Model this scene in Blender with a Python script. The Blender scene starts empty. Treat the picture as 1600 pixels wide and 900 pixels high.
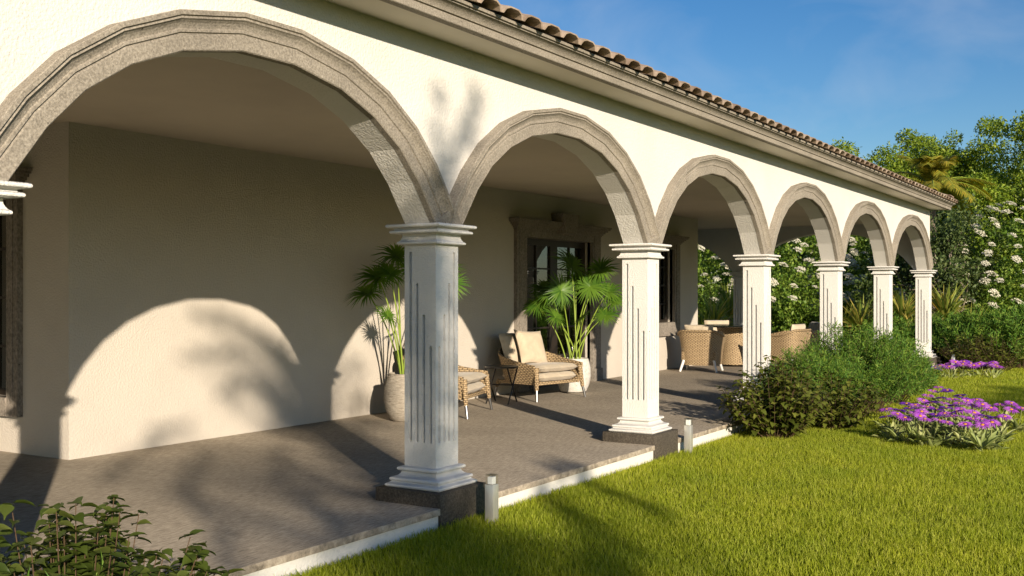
import bpy, bmesh, math, random
import numpy as np
from mathutils import Vector, Matrix
R = math.radians
rng = np.random.default_rng(7)
random.seed(7)
SC = bpy.context.scene
COL = SC.collection

# ------------------------------------------------------------------ camera
CAM = np.array([-5.965, -4.369, 1.329])
YAW = R(31.88)
cd = bpy.data.cameras.new('camera'); cam = bpy.data.objects.new('camera', cd); COL.objects.link(cam)
cam.location = CAM; cam.rotation_euler = (R(90), 0, YAW - R(90))
cd.sensor_width = 36; cd.lens = 1657.1 / 1600 * 36; cd.shift_y = 7.7 / 1600
cd.clip_start = .05; cd.clip_end = 2000
SC.camera = cam

# ------------------------------------------------------------------ sun, sky, exposure
SUN = np.array([.78, 1., -.36]); SUN = SUN / np.linalg.norm(SUN)
ELEV = math.asin(-SUN[2])
sl = bpy.data.lights.new('sun', 'SUN'); so = bpy.data.objects.new('sun', sl); COL.objects.link(so)
sl.energy = 5.0; sl.angle = R(.6); sl.color = (1., .87, .705)
so.rotation_euler = Vector(SUN).to_track_quat('-Z', 'Y').to_euler()
w = bpy.data.worlds.new('World'); SC.world = w; w.use_nodes = True
nt = w.node_tree; nt.nodes.clear()
out = nt.nodes.new('ShaderNodeOutputWorld'); bg = nt.nodes.new('ShaderNodeBackground')
sky = nt.nodes.new('ShaderNodeTexSky'); sky.sky_type = 'NISHITA'; sky.sun_disc = False
sky.sun_elevation = ELEV; sky.sun_rotation = math.atan2(-SUN[0], -SUN[1])
sky.air_density = 1.0; sky.dust_density = .3; sky.ozone_density = 3.0
bg.inputs['Strength'].default_value = .085
tc = nt.nodes.new('ShaderNodeTexCoord'); mp = nt.nodes.new('ShaderNodeMapping')
mp.inputs['Rotation'].default_value = (0, R(12), R(30)); mp.inputs['Scale'].default_value = (1.2, 5.5, 9)
nz = nt.nodes.new('ShaderNodeTexNoise'); nz.inputs['Scale'].default_value = 1.6; nz.inputs['Detail'].default_value = 7
nz.inputs['Distortion'].default_value = .5
cr = nt.nodes.new('ShaderNodeValToRGB'); cr.color_ramp.elements[0].position = .44; cr.color_ramp.elements[1].position = .8
cr.color_ramp.elements[1].color = (.2, .2, .2, 1)
mx = nt.nodes.new('ShaderNodeMix'); mx.data_type = 'RGBA'; mx.inputs['B'].default_value = (6.5, 6.6, 7.0, 1)
L = nt.links.new
L(tc.outputs['Generated'], mp.inputs['Vector']); L(mp.outputs[0], nz.inputs['Vector']); L(nz.outputs['Fac'], cr.inputs[0])
hs_ = nt.nodes.new('ShaderNodeHueSaturation'); hs_.inputs['Saturation'].default_value = 1.3; hs_.inputs['Hue'].default_value = .508; L(sky.outputs[0], hs_.inputs['Color'])
L(cr.outputs[0], mx.inputs['Factor']); L(hs_.outputs[0], mx.inputs['A']); L(mx.outputs['Result'], bg.inputs['Color'])
L(bg.outputs[0], out.inputs['Surface'])
SC.cycles.diffuse_bounces = 1
vs = SC.view_settings; vs.view_transform = 'Standard'; vs.look = 'None'; vs.exposure = 0.40; vs.gamma = 1; vs.use_curve_mapping = False

# ------------------------------------------------------------------ helpers
def tag(o, label=None, cat=None, group=None, kind=None):
    if label: o['label'] = label
    if cat: o['category'] = cat
    if group: o['group'] = group
    if kind: o['kind'] = kind
    return o

def empty(name, loc=(0, 0, 0), rz=0, label=None, cat=None, group=None):
    o = bpy.data.objects.new(name, None); COL.objects.link(o); o.location = loc; o.rotation_euler = (0, 0, rz)
    o.empty_display_size = .1
    return tag(o, label, cat, group)

def copy_tree(o, parent=None):
    c = o.copy(); COL.objects.link(c)
    if parent is not None: c.parent = parent
    for ch in o.children: copy_tree(ch, c)
    return c

class MB:
    """collects shapes for ONE mesh object"""
    def __init__(s): s.v = []; s.f = []; s.n = 0; s.uv = None
    def add(s, v, f):
        v = np.asarray(v, float).reshape(-1, 3); s.v.append(v)
        s.f += [tuple(i + s.n for i in q) for q in f]; s.n += len(v); return s
    def box(s, x0, x1, y0, y1, z0, z1, bev=0):
        if bev > 0:
            bm = bmesh.new(); bmesh.ops.create_cube(bm, size=1)
            for q in bm.verts: q.co = Vector(((x0+x1)/2 + q.co.x*(x1-x0), (y0+y1)/2 + q.co.y*(y1-y0), (z0+z1)/2 + q.co.z*(z1-z0)))
            bmesh.ops.bevel(bm, geom=bm.edges[:], offset=bev, segments=2, profile=.5, affect='EDGES')
            bm.verts.index_update()
            s.add([q.co[:] for q in bm.verts], [[q.index for q in f.verts] for f in bm.faces]); bm.free(); return s
        v = [(x, y, z) for x in (x0, x1) for y in (y0, y1) for z in (z0, z1)]
        return s.add(v, [(0,1,3,2), (4,6,7,5), (0,4,5,1), (2,3,7,6), (0,2,6,4), (1,5,7,3)])
    def obox(s, c, half, rot):      # oriented box, rot = 3x3 columns axes
        v = [np.asarray(c) + rot @ (np.array(half) * np.array(k)) for k in ((-1,-1,-1),(-1,-1,1),(-1,1,-1),(-1,1,1),(1,-1,-1),(1,-1,1),(1,1,-1),(1,1,1))]
        return s.add(v, [(0,1,3,2), (4,6,7,5), (0,4,5,1), (2,3,7,6), (0,2,6,4), (1,5,7,3)])
    def rings(s, rings, cap=True, closed=True):
        n = len(rings[0]); v = np.concatenate([np.asarray(r, float) for r in rings]); f = []
        for i in range(len(rings) - 1):
            for j in range(n if closed else n - 1):
                k = (j + 1) % n
                f.append((i*n + j, i*n + k, (i+1)*n + k, (i+1)*n + j))
        if cap:
            f.append(tuple(range(n - 1, -1, -1))); f.append(tuple((len(rings)-1)*n + j for j in range(n)))
        return s.add(v, f)
    def tube(s, pts, rad, n=8, cap=True):
        pts = np.asarray(pts, float); m = len(pts)
        rad = np.full(m, rad, float) if np.isscalar(rad) else np.asarray(rad, float)
        t = np.gradient(pts, axis=0); t /= np.linalg.norm(t, axis=1)[:, None] + 1e-12
        a = np.array([0, 0, 1.]) if abs(t[0][2]) < .9 else np.array([1., 0, 0])
        rs = []; u = np.cross(t[0], a); u /= np.linalg.norm(u)
        ang = np.linspace(0, 2*np.pi, n, endpoint=False)
        for i in range(m):
            u = u - t[i] * (u @ t[i]); u /= np.linalg.norm(u) + 1e-12; w_ = np.cross(t[i], u)
            rs.append(pts[i] + rad[i] * (np.cos(ang)[:, None]*u + np.sin(ang)[:, None]*w_))
        return s.rings(rs, cap)
    def lathe(s, prof, n=32, c=(0, 0, 0)):
        ang = np.linspace(0, 2*np.pi, n, endpoint=False)
        return s.rings([np.stack([c[0] + r*np.cos(ang), c[1] + r*np.sin(ang), np.full(n, c[2] + z)], 1) for r, z in prof])
    def square(s, prof, c=(0, 0, 0)):
        return s.rings([[(c[0]-r, c[1]-r, c[2]+z), (c[0]+r, c[1]-r, c[2]+z), (c[0]+r, c[1]+r, c[2]+z), (c[0]-r, c[1]+r, c[2]+z)] for r, z in prof])
    def build(s, name, mat, parent=None, smooth=None, loc=None):
        me = bpy.data.meshes.new(name); me.from_pydata(np.concatenate(s.v).tolist(), [], s.f); me.update()
        bm = bmesh.new(); bm.from_mesh(me); bmesh.ops.recalc_face_normals(bm, faces=bm.faces[:]); bm.to_mesh(me); bm.free()
        return link(name, me, mat, parent, smooth, loc)

def link(name, me, mat, parent=None, smooth=None, loc=None):
    if mat is not None: me.materials.append(mat)
    if smooth is not None:
        me.polygons.foreach_set('use_smooth', [True]*len(me.polygons)); me.set_sharp_from_angle(angle=R(smooth))
    o = bpy.data.objects.new(name, me); COL.objects.link(o)
    if parent is not None: o.parent = parent
    if loc is not None: o.location = loc
    return o

def tri_mesh(name, v, t):
    me = bpy.data.meshes.new(name); v = np.ascontiguousarray(v, np.float32); t = np.ascontiguousarray(t, np.int32)
    me.vertices.add(len(v)); me.vertices.foreach_set('co', v.ravel())
    me.loops.add(t.size); me.loops.foreach_set('vertex_index', t.ravel())
    me.polygons.add(len(t)); me.polygons.foreach_set('loop_start', np.arange(0, t.size, 3, dtype=np.int32))
    me.update(calc_edges=True); me.validate(); return me

def unit(a): return a / (np.linalg.norm(a, axis=-1, keepdims=True) + 1e-12)

TEMPL = {
 'broad': (np.array([(0,0,0),(.3,-.5,.12),(.35,0,0),(.3,.5,.12),(.68,-.33,.0),(.7,0,-.08),(.68,.33,.0),(1,0,-.22)]),
           [(0,2,1),(0,3,2),(1,2,5),(1,5,4),(2,3,6),(2,6,5),(4,5,7),(5,6,7)]),
 'leafy': (np.array([(0,0,0)] + [(x, sg*wd, abs(sg)*.10 - .30*max(0, x-.45)**1.3) for x, wd in ((.13,.30),(.3,.49),(.5,.46),(.7,.27),(.86,.10)) for sg in (-1, 0, 1)] + [(1.04,0,-.19)]),
           [(0,2,1),(0,3,2)] + [q for r_ in range(4) for q in ((1+3*r_,2+3*r_,5+3*r_),(1+3*r_,5+3*r_,4+3*r_),(2+3*r_,3+3*r_,6+3*r_),(2+3*r_,6+3*r_,5+3*r_))] + [(13,14,16),(14,15,16)]),
 'diamond': (np.array([(0,0,0),(.42,-.5,.1),(.42,.5,.1),(1,0,-.08)]), [(0,3,1),(0,2,3)]),
 'blade': (np.array([(0,-.5,0),(0,.5,0),(.55,-.42,.04),(.55,.42,.04),(1,0,-.1)]), [(0,1,3),(0,3,2),(2,3,4)]),
 'tri': (np.array([(0,-.5,0),(0,.5,0),(1,0,0)]), [(0,1,2)]),
}
def leaves(pos, d, n, ln, wd, shape='diamond'):
    """numpy leaf cloud -> (verts, tris)"""
    T, F = TEMPL[shape]; pos = np.asarray(pos, float); N = len(pos)
    d = unit(np.asarray(d, float)); s = unit(np.cross(n, d)); n = np.cross(d, s)
    ln = np.broadcast_to(ln, (N,)); wd = np.broadcast_to(wd, (N,))
    v = pos[:, None] + T[None, :, 0, None]*ln[:, None, None]*d[:, None] + T[None, :, 1, None]*wd[:, None, None]*s[:, None] + T[None, :, 2, None]*ln[:, None, None]*n[:, None]
    t = np.asarray(F)[None] + (np.arange(N)*len(T))[:, None, None]
    return v.reshape(-1, 3), t.reshape(-1, 3)
def join(parts):
    V = []; T = []; k = 0
    for v, t in parts: V.append(v); T.append(t + k); k += len(v)
    return np.concatenate(V), np.concatenate(T)
def rand_dirs(n, up=0.):
    a = rng.normal(size=(n, 3)); a[:, 2] += up; return unit(a)

# ------------------------------------------------------------------ materials
def nodes(name):
    m = bpy.data.materials.new(name); m.use_nodes = True; t = m.node_tree
    return m, t, t.nodes['Principled BSDF'], t.nodes['Material Output']
def noise(t, vec, scale, detail=4, rough=.55, stretch=None, dist=0):
    n = t.nodes.new('ShaderNodeTexNoise'); n.inputs['Scale'].default_value = scale; n.inputs['Detail'].default_value = detail
    n.inputs['Roughness'].default_value = rough; n.inputs['Distortion'].default_value = dist
    if stretch is not None:
        q = t.nodes.new('ShaderNodeMapping'); q.inputs['Scale'].default_value = stretch; t.links.new(vec, q.inputs[0]); vec = q.outputs[0]
    t.links.new(vec, n.inputs['Vector']); return n.outputs['Fac']
def ramp(t, fac, stops):
    r = t.nodes.new('ShaderNodeValToRGB'); e = r.color_ramp.elements
    while len(e) < len(stops): e.new(.5)
    for q, (p, c) in zip(e, stops): q.position = p; q.color = (*c, 1)
    t.links.new(fac, r.inputs[0]); return r.outputs[0]
def mixc(t, a, b, fac, mode='MIX'):
    m = t.nodes.new('ShaderNodeMix'); m.data_type = 'RGBA'; m.blend_type = mode
    for s, x in (('A', a), ('B', b)):
        if isinstance(x, tuple): m.inputs[s].default_value = (*x, 1)
        else: t.links.new(x, m.inputs[s])
    if isinstance(fac, (int, float)): m.inputs['Factor'].default_value = fac
    else: t.links.new(fac, m.inputs['Factor'])
    return m.outputs['Result']
def math2(t, op, a, b=None):
    m = t.nodes.new('ShaderNodeMath'); m.operation = op
    for i, x in enumerate((a, b)):
        if x is None: continue
        if isinstance(x, (int, float)): m.inputs[i].default_value = x
        else: t.links.new(x, m.inputs[i])
    return m.outputs[0]
def bump(t, bsdf, h, strength, dist, prev=None):
    b = t.nodes.new('ShaderNodeBump'); b.inputs['Strength'].default_value = strength; b.inputs['Distance'].default_value = dist
    t.links.new(h, b.inputs['Height'])
    if prev is not None: t.links.new(prev, b.inputs['Normal'])
    t.links.new(b.outputs[0], bsdf.inputs['Normal']); return b.outputs[0]
def coord(t, kind='Object'):
    return t.nodes.new('ShaderNodeTexCoord').outputs[kind]

def mat_stucco(name, c=(.80, .77, .70), sc=70, st=.5):
    m, t, b, o = nodes(name); v = coord(t)
    n1 = noise(t, v, sc, 3, .5); n2 = noise(t, v, 1.1, 5, .6); n3 = noise(t, v, 9, 4)
    c2 = tuple(x*.9 for x in c)
    col = mixc(t, c, c2, ramp(t, n2, [(.42, (0,)*3), (.75, (1,)*3)]))
    t.links.new(col, b.inputs['Base Color']); b.inputs['Roughness'].default_value = .9; b.inputs['Specular IOR Level'].default_value = .2
    h = math2(t, 'ADD', ramp(t, n1, [(.38, (0,)*3), (.62, (1,)*3)]), math2(t, 'MULTIPLY', n3, .6))
    bump(t, b, h, st, .005); return m
def mat_plain(name, c, rough=.6, metal=0, spec=.5):
    m, t, b, o = nodes(name); b.inputs['Base Color'].default_value = (*c, 1); b.inputs['Roughness'].default_value = rough
    b.inputs['Metallic'].default_value = metal; b.inputs['Specular IOR Level'].default_value = spec; return m
def mat_speck(name, stops, scale=60, rough=.8, big=(.8, 1.5), stretch=None, st=.5, dist=.004, pits=True):
    """grainy stone"""
    m, t, b, o = nodes(name); v = coord(t)
    n = noise(t, v, scale, 6, .7, stretch); n2 = noise(t, v, 2.2, 6, .65, dist=.6)
    col = ramp(t, n, stops)
    dark = ramp(t, n2, [(.3, (big[0],)*3), (.7, (1,)*3)])
    col = mixc(t, col, dark, 1., 'MULTIPLY')
    h = n
    if pits:
        vo = t.nodes.new('ShaderNodeTexVoronoi'); vo.inputs['Scale'].default_value = 16; vo.inputs['Randomness'].default_value = 1; t.links.new(v, vo.inputs['Vector'])
        nm = noise(t, v, 5, 2)
        thr = math2(t, 'MULTIPLY', ramp(t, nm, [(.5, (0,)*3), (.75, (1,)*3)]), .16)
        pit = math2(t, 'LESS_THAN', vo.outputs['Distance'], thr)
        col = mixc(t, col, tuple(x*.35 for x in stops[0][1]), pit)
        h = math2(t, 'SUBTRACT', n, math2(t, 'MULTIPLY', pit, .8))
    t.links.new(col, b.inputs['Base Color']); b.inputs['Roughness'].default_value = rough; b.inputs['Specular IOR Level'].default_value = .3
    bump(t, b, h, st, dist); return m
def mat_leaf(name, c1, c2, c3=None, trans=.3, rough=.5, spec=.3):
    m, t, b, o = nodes(name)
    g = t.nodes.new('ShaderNodeNewGeometry')
    stops = [(0., c1), (1., c2)] if c3 is None else [(0., c1), (.6, c2), (1., c3)]
    col = ramp(t, g.outputs['Random Per Island'], stops)
    t.links.new(col, b.inputs['Base Color']); b.inputs['Roughness'].default_value = rough; b.inputs['Specular IOR Level'].default_value = spec
    tr = t.nodes.new('ShaderNodeBsdfTranslucent'); hs = t.nodes.new('ShaderNodeHueSaturation'); hs.inputs['Value'].default_value = 1.3; hs.inputs['Saturation'].default_value = 1.1
    hs.inputs['Hue'].default_value = .49
    t.links.new(col, hs.inputs['Color']); t.links.new(hs.outputs[0], tr.inputs['Color'])
    ms = t.nodes.new('ShaderNodeMixShader'); ms.inputs[0].default_value = trans
    t.links.new(b.outputs[0], ms.inputs[1]); t.links.new(tr.outputs[0], ms.inputs[2]); t.links.new(ms.outputs[0], o.inputs['Surface']); return m
def mat_bark(name, c1, c2):
    return mat_speck(name, [(.3, c1), (.7, c2)], 14, .9, (.6, 1), (1, 1, .25), .8, .02, False)
def mat_wicker(name, c1=(.28, .185, .095), c2=(.62, .46, .265)):
    m, t, b, o = nodes(name); uv = coord(t, 'UV')
    sx = t.nodes.new('ShaderNodeSeparateXYZ'); t.links.new(uv, sx.inputs[0])
    PX, PY = .062, .023
    row = math2(t, 'FLOOR', math2(t, 'DIVIDE', sx.outputs[1], PY))
    sh = math2(t, 'MULTIPLY', math2(t, 'MODULO', row, 2), .5)
    wob = math2(t, 'MULTIPLY', noise(t, uv, 25, 2), .5)
    fu = math2(t, 'FRACT', math2(t, 'ADD', math2(t, 'ADD', math2(t, 'DIVIDE', sx.outputs[0], PX), wob), sh))
    fv = math2(t, 'FRACT', math2(t, 'DIVIDE', sx.outputs[1], PY))
    hu = math2(t, 'SINE', math2(t, 'MULTIPLY', fu, math.pi)); hv = math2(t, 'SINE', math2(t, 'MULTIPLY', fv, math.pi))
    h = math2(t, 'MULTIPLY', math2(t, 'POWER', hu, .6), math2(t, 'POWER', hv, .6))
    n = noise(t, uv, 60, 3, stretch=(1, 2.2, 1)); 
    col = mixc(t, c1, c2, ramp(t, n, [(.3, (0,)*3), (.68, (1,)*3)]))
    col = mixc(t, (.035, .02, .01), col, ramp(t, h, [(.18, (0,)*3), (.5, (1,)*3)]))
    t.links.new(col, b.inputs['Base Color']); b.inputs['Roughness'].default_value = .55; b.inputs['Specular IOR Level'].default_value = .35
    bump(t, b, h, 1., .008); return m
def mat_cloth(name, c):
    m, t, b, o = nodes(name); v = coord(t)
    n = noise(t, v, 300, 2); n2 = noise(t, v, 5, 4, dist=.8); n3 = noise(t, v, 14, 3, dist=1.)
    col = mixc(t, tuple(x*.84 for x in c), c, ramp(t, n2, [(.35, (0,)*3), (.65, (1,)*3)]))
    t.links.new(col, b.inputs['Base Color']); b.inputs['Roughness'].default_value = .95; b.inputs['Specular IOR Level'].default_value = .1
    b.inputs['Sheen Weight'].default_value = .2
    p = bump(t, b, n3, .5, .02); bump(t, b, n, .3, .001, p); return m
def mat_glass(name, tint=(.75, .8, .78), refl=.16):
    m, t, b, o = nodes(name); t.nodes.remove(b)
    tr = t.nodes.new('ShaderNodeBsdfTransparent'); tr.inputs[0].default_value = (*tint, 1)
    gl = t.nodes.new('ShaderNodeBsdfGlossy'); gl.inputs['Roughness'].default_value = .01
    fr = t.nodes.new('ShaderNodeLayerWeight'); fr.inputs[0].default_value = .5
    f2 = math2(t, 'MINIMUM', math2(t, 'ADD', math2(t, 'MULTIPLY', math2(t, 'POWER', fr.outputs['Facing'], 3.5), .8), refl), 1.)
    ms = t.nodes.new('ShaderNodeMixShader'); t.links.new(f2, ms.inputs[0]); t.links.new(tr.outputs[0], ms.inputs[1]); t.links.new(gl.outputs[0], ms.inputs[2])
    t.links.new(ms.outputs[0], o.inputs['Surface']); return m

M = {}
M['stucco'] = mat_stucco('white_stucco', (.76, .725, .655), 60, .5)
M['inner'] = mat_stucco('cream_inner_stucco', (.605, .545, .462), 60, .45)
M['column'] = mat_stucco('column_plaster', (.83, .805, .745), 90, .6)
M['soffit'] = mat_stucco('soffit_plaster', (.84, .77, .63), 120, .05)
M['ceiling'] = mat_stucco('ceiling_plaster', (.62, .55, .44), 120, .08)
M['stone'] = mat_speck('carved_stone', [(.28, (.17, .148, .115)), (.5, (.35, .306, .242)), (.7, (.53, .47, .375))], 85, .85, (.75, 1), None, .9, .006)
M['stone_dark'] = mat_speck('dark_surround_stone', [(.28, (.13, .11, .09)), (.5, (.29, .25, .205)), (.72, (.44, .38, .315))], 50, .85, (.7, 1), (1, 1, .6), .6, .004)
M['granite'] = mat_speck('dark_granite', [(.3, (.035, .028, .02)), (.5, (.082, .068, .05)), (.7, (.155, .13, .10))], 75, .65, (.85, 1), None, .35, .003, False)
M['white_trim'] = mat_stucco('white_riser', (.80, .77, .70), 60, .4)

def mat_floor():
    m, t, b, o = nodes('brushed_floor_stone'); v = coord(t)
    # streaks run along the terrace
    n1 = noise(t, v, 11, 9, .74, (1., 10, 1), dist=.3); n2 = noise(t, v, .9, 5, .6); n3 = noise(t, v, 60, 4, .6, (1, 4, 1))
    col = ramp(t, n1, [(.34, (.17, .142, .106)), (.5, (.41, .345, .26)), (.66, (.65, .56, .43))])
    col = mixc(t, col, ramp(t, n2, [(.3, (.78,)*3), (.7, (1.,)*3)]), 1., 'MULTIPLY')
    t.links.new(col, b.inputs['Base Color']); b.inputs['Roughness'].default_value = .8; b.inputs['Specular IOR Level'].default_value = .25
    h = math2(t, 'ADD', n1, math2(t, 'MULTIPLY', n3, .5)); bump(t, b, h, .55, .008); return m
M['floor'] = mat_floor()
def mat_tile():
    m, t, b, o = nodes('clay_roof_tile'); v = coord(t)
    g = t.nodes.new('ShaderNodeNewGeometry')
    col = ramp(t, g.outputs['Random Per Island'], [(0, (.28, .195, .135)), (.5, (.43, .32, .23)), (1, (.54, .43, .32))])
    n = noise(t, v, 12, 6, .65); col = mixc(t, col, ramp(t, n, [(.3, (.6, .58, .55)), (.65, (1.05,)*3)]), 1., 'MULTIPLY')
    t.links.new(col, b.inputs['Base Color']); b.inputs['Roughness'].default_value = .85; bump(t, b, n, .4, .01); return m
M['tile'] = mat_tile()
M['frame'] = mat_plain('dark_brown_joinery', (.022, .015, .010), .45)
M['glass'] = mat_glass('window_glass', (.55, .6, .58))
M['roomwall'] = mat_plain('room_gloom_colour', (.10, .085, .07), .9)  # dark base colour stands in for the unlit interior
M['steel'] = mat_speck('brushed_steel', [(.3, (.62, .60, .54)), (.7, (.76, .74, .67))], 40, .28, (.9, 1), (1, 1, .08), .06, .001, False)
M['steel'].node_tree.nodes['Principled BSDF'].inputs['Metallic'].default_value = .55
M['chrome'] = mat_plain('chrome_leg', (.3, .3, .3), .35, 1.)
M['clear'] = mat_glass('clear_acrylic', (.96, .97, .95), .05)
M['lampwhite'] = mat_plain('frosted_lamp_block', (.85, .85, .82), .35)
M['wicker'] = mat_wicker('honey_wicker')
M['cushion'] = mat_cloth('sand_cushion_cloth', (.62, .52, .38))
M['pillow'] = mat_cloth('sand_pillow_cloth', (.60, .49, .35))
M['black'] = mat_plain('black_metal', (.012, .011, .010), .35)
M['tabletop'] = mat_plain('black_table_glass', (.01, .012, .011), .08)
M['whitemetal'] = mat_plain('white_metal', (.72, .70, .66), .35)
M['pot_rough'] = mat_speck('ribbed_pale_pot', [(.28, (.22, .185, .14)), (.5, (.45, .39, .31)), (.72, (.62, .56, .46))], 16, .9, (.85, 1), (1, 1, 6), .9, .02, False)
M['pot_white'] = mat_speck('white_pitted_pot', [(.3, (.36, .33, .29)), (.45, (.66, .62, .55)), (.7, (.74, .71, .65))], 22, .85, (.9, 1), None, .7, .012)
M['soil'] = mat_speck('potting_soil', [(.3, (.02, .014, .009)), (.7, (.06, .042, .028))], 40, .95, (.7, 1), None, .8, .02, False)
M['cane'] = mat_leaf('green_cane', (.20, .30, .03), (.36, .44, .06), None, .1, .4)
M['fan'] = mat_leaf('fan_leaf', (.06, .145, .016), (.15, .27, .03), None, .35, .4, .4)
M['grass'] = mat_leaf('grass_blade', (.235, .295, .016), (.41, .475, .035), (.54, .56, .10), .45, .55, .2)
def vary(m, lo, hi, scale):
    """patches of lighter and darker growth over the lawn"""
    t = m.node_tree; b = t.nodes['Principled BSDF']; src = b.inputs['Base Color'].links[0].from_socket
    v = coord(t); n = noise(t, v, scale, 4, .6); f = ramp(t, n, [(.3, lo), (.7, hi)])
    c = mixc(t, src, f, 1., 'MULTIPLY'); t.links.new(c, b.inputs['Base Color'])
    for q in t.nodes:
        if q.type == 'HUE_SAT': t.links.new(c, q.inputs['Color'])
vary(M['grass'], (.78, .84, .8), (1.12, 1.06, 1.1), 1.3)
M['bark'] = mat_bark('grey_brown_bark', (.09, .07, .05), (.24, .19, .14))
M['barkpale'] = mat_bark('pale_bark', (.22, .17, .12), (.45, .38, .30))
M['twig'] = mat_plain('reddish_twig', (.10, .06, .03), .8)
M['dark_leaf'] = mat_leaf('olive_dark_leaf', (.06, .08, .010), (.135, .16, .022), (.21, .22, .04), .2, .5, .3)
M['near_leaf'] = mat_leaf('near_shrub_leaf', (.045, .07, .010), (.075, .105, .016), (.115, .135, .026), .25, .5, .3)
M['feather'] = mat_leaf('feathery_leaf', (.065, .165, .025), (.155, .29, .035), (.28, .38, .055), .3, .55, .25)
M['tree_a'] = mat_leaf('tree_leaf', (.09, .16, .014), (.21, .30, .024), (.36, .42, .05), .3, .5, .3)
M['tree_b'] = mat_leaf('tree_leaf_deep', (.06, .115, .015), (.125, .195, .022), (.22, .28, .04), .3, .5, .3)
M['tree_c'] = mat_leaf('tree_leaf_grey', (.05, .085, .024), (.10, .145, .04), (.16, .20, .06), .25, .5, .3)
M['elder'] = mat_leaf('flowering_shrub_leaf', (.08, .16, .02), (.165, .265, .03), (.27, .36, .055), .3, .5, .3)
M['umbel'] = mat_leaf('cream_blossom', (.62, .58, .42), (.78, .75, .62), None, .2, .7, .2)
M['palm'] = mat_leaf('palm_leaflet', (.15, .17, .02), (.30, .28, .03), (.48, .36, .045), .3, .5, .3)
M['spike'] = mat_leaf('spiky_leaf', (.13, .20, .03), (.32, .35, .06), (.56, .42, .10), .3, .5, .3)
M['petal'] = mat_leaf('purple_petal', (.50, .10, .68), (.64, .17, .78), (.78, .30, .86), .45, .5, .3)
M['petal_deep'] = mat_leaf('violet_petal', (.17, .03, .50), (.28, .06, .62), (.42, .12, .7), .45, .5, .3)
M['disc'] = mat_speck('orange_disc', [(.3, (.48, .18, .02)), (.6, (.78, .36, .03))], 160, .8, (.8, 1), None, .8, .004, False)
M['daisy_leaf'] = mat_leaf('pale_daisy_leaf', (.22, .28, .07), (.33, .39, .12), (.45, .48, .18), .3, .5, .3)

# ------------------------------------------------------------------ ground and terrace
ZF, ZL = -.096, -.24
def mat_ground():
    m, t, b, o = nodes('lawn_soil'); v = coord(t)
    n = noise(t, v, 25, 6, .7); n2 = noise(t, v, .6, 4)
    c = ramp(t, n, [(.3, (.07, .085, .008)), (.7, (.21, .235, .025))]); c = mixc(t, c, ramp(t, n2, [(.3, (.75,)*3), (.7, (1.,)*3)]), 1., 'MULTIPLY')
    t.links.new(c, b.inputs['Base Color']); b.inputs['Roughness'].default_value = .95; b.inputs['Specular IOR Level'].default_value = .1; bump(t, b, n, .8, .03); return m
tag(MB().add([(-400, -400, ZL), (400, -400, ZL), (400, 400, ZL), (-400, 400, ZL)], [(0, 1, 2, 3)]).build('ground', mat_ground()), kind='structure')
XE = 17.75                                     # far end of the terrace
mb = MB(); mb.box(-9.5, XE, -.272, 9.2, ZF-.045, ZF, .004); tag(mb.build('terrace', M['floor'], smooth=30), kind='structure')
mb = MB(); mb.box(-9.48, XE-.02, -.256, 9.18, ZL-.2, ZF-.045); tag(mb.build('terrace_riser', M['white_trim']), kind='structure')

# ------------------------------------------------------------------ the villa
CX = [-6.84, -3.42, 0, 3.42, 6.815, 10.195, 13.595, 17.22]     # arcade columns along X
EY = [0, 3.93, 7.86]                                           # end arcade columns along Y (x = 17.22)
YB, XW, ZC, ZT = 3.62, -.28, 2.79, 3.063                       # back wall, return wall, ceiling, wall top
villa = empty('villa', (0, 0, ZL), 0, 'long white stuccoed villa with a stone trimmed arcade and clay tiled roof', 'house')
VOFF = -ZL
class VB(MB):       # villa parts are modelled in world coordinates
    def build(s, name, mat, parent=villa, smooth=None):
        o = MB.build(s, name, mat, parent, smooth)
        if parent is villa: o.location = (0, 0, VOFF)
        return o

ARCH = [(1.55, 1.80), (1.36, 2.06), (1.165, 2.255), (.91, 2.42), (.60, 2.545), (.20, 2.62)]
def arch_pts(half):
    k = (half - .16) / 1.55
    a = [(x*k, z) for x, z in ARCH]
    return [(-x, z) for x, z in a] + a[::-1]

def arcade(stops, fixed, along, t=.105, endcap=.105):
    """wall with arches; along='x' -> wall in XZ at y=fixed, else in YZ at x=fixed"""
    mb = VB()
    P = (lambda u, d, z: (u, fixed + d, z)) if along == 'x' else (lambda u, d, z: (fixed - d, u, z))
    lo = []      # lower outline
    lo.append((stops[0] - endcap, 1.80))
    for a, b in zip(stops[:-1], stops[1:]):
        c, h = (a + b)/2, (b - a)/2
        lo += [(c + x, z) for x, z in arch_pts(h)]
    lo.append((stops[-1] + endcap, 1.80))
    n = len(lo); v = []
    for d in (-t, t):
        for u, z in lo: v.append(P(u, d, z))
        for u, z in lo: v.append(P(u, d, ZT))
    f = []
    for i in range(n - 1):
        f.append((i, i+1, n+i+1, n+i)); f.append((2*n+i, 3*n+i, 3*n+i+1, 2*n+i+1))
        f.append((i, 2*n+i, 2*n+i+1, i+1)); f.append((n+i, n+i+1, 3*n+i+1, 3*n+i))
    f.append((0, n, 3*n, 2*n)); f.append((n-1, 2*n+n-1, 3*n+n-1, n+n-1))
    mb.add(v, f); return mb
arcade(CX, 0, 'x').build('arcade_wall', M['stucco'])
mbe = arcade([y for y in EY], 17.22, 'y'); 
# keep the end wall clear of the front wall where they meet
for v in mbe.v: v[:, 1] = np.where(np.abs(v[:, 1] + .105) < 1e-6, .107, v[:, 1])
mbe.build('end_arcade_wall', M['stucco'])

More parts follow.
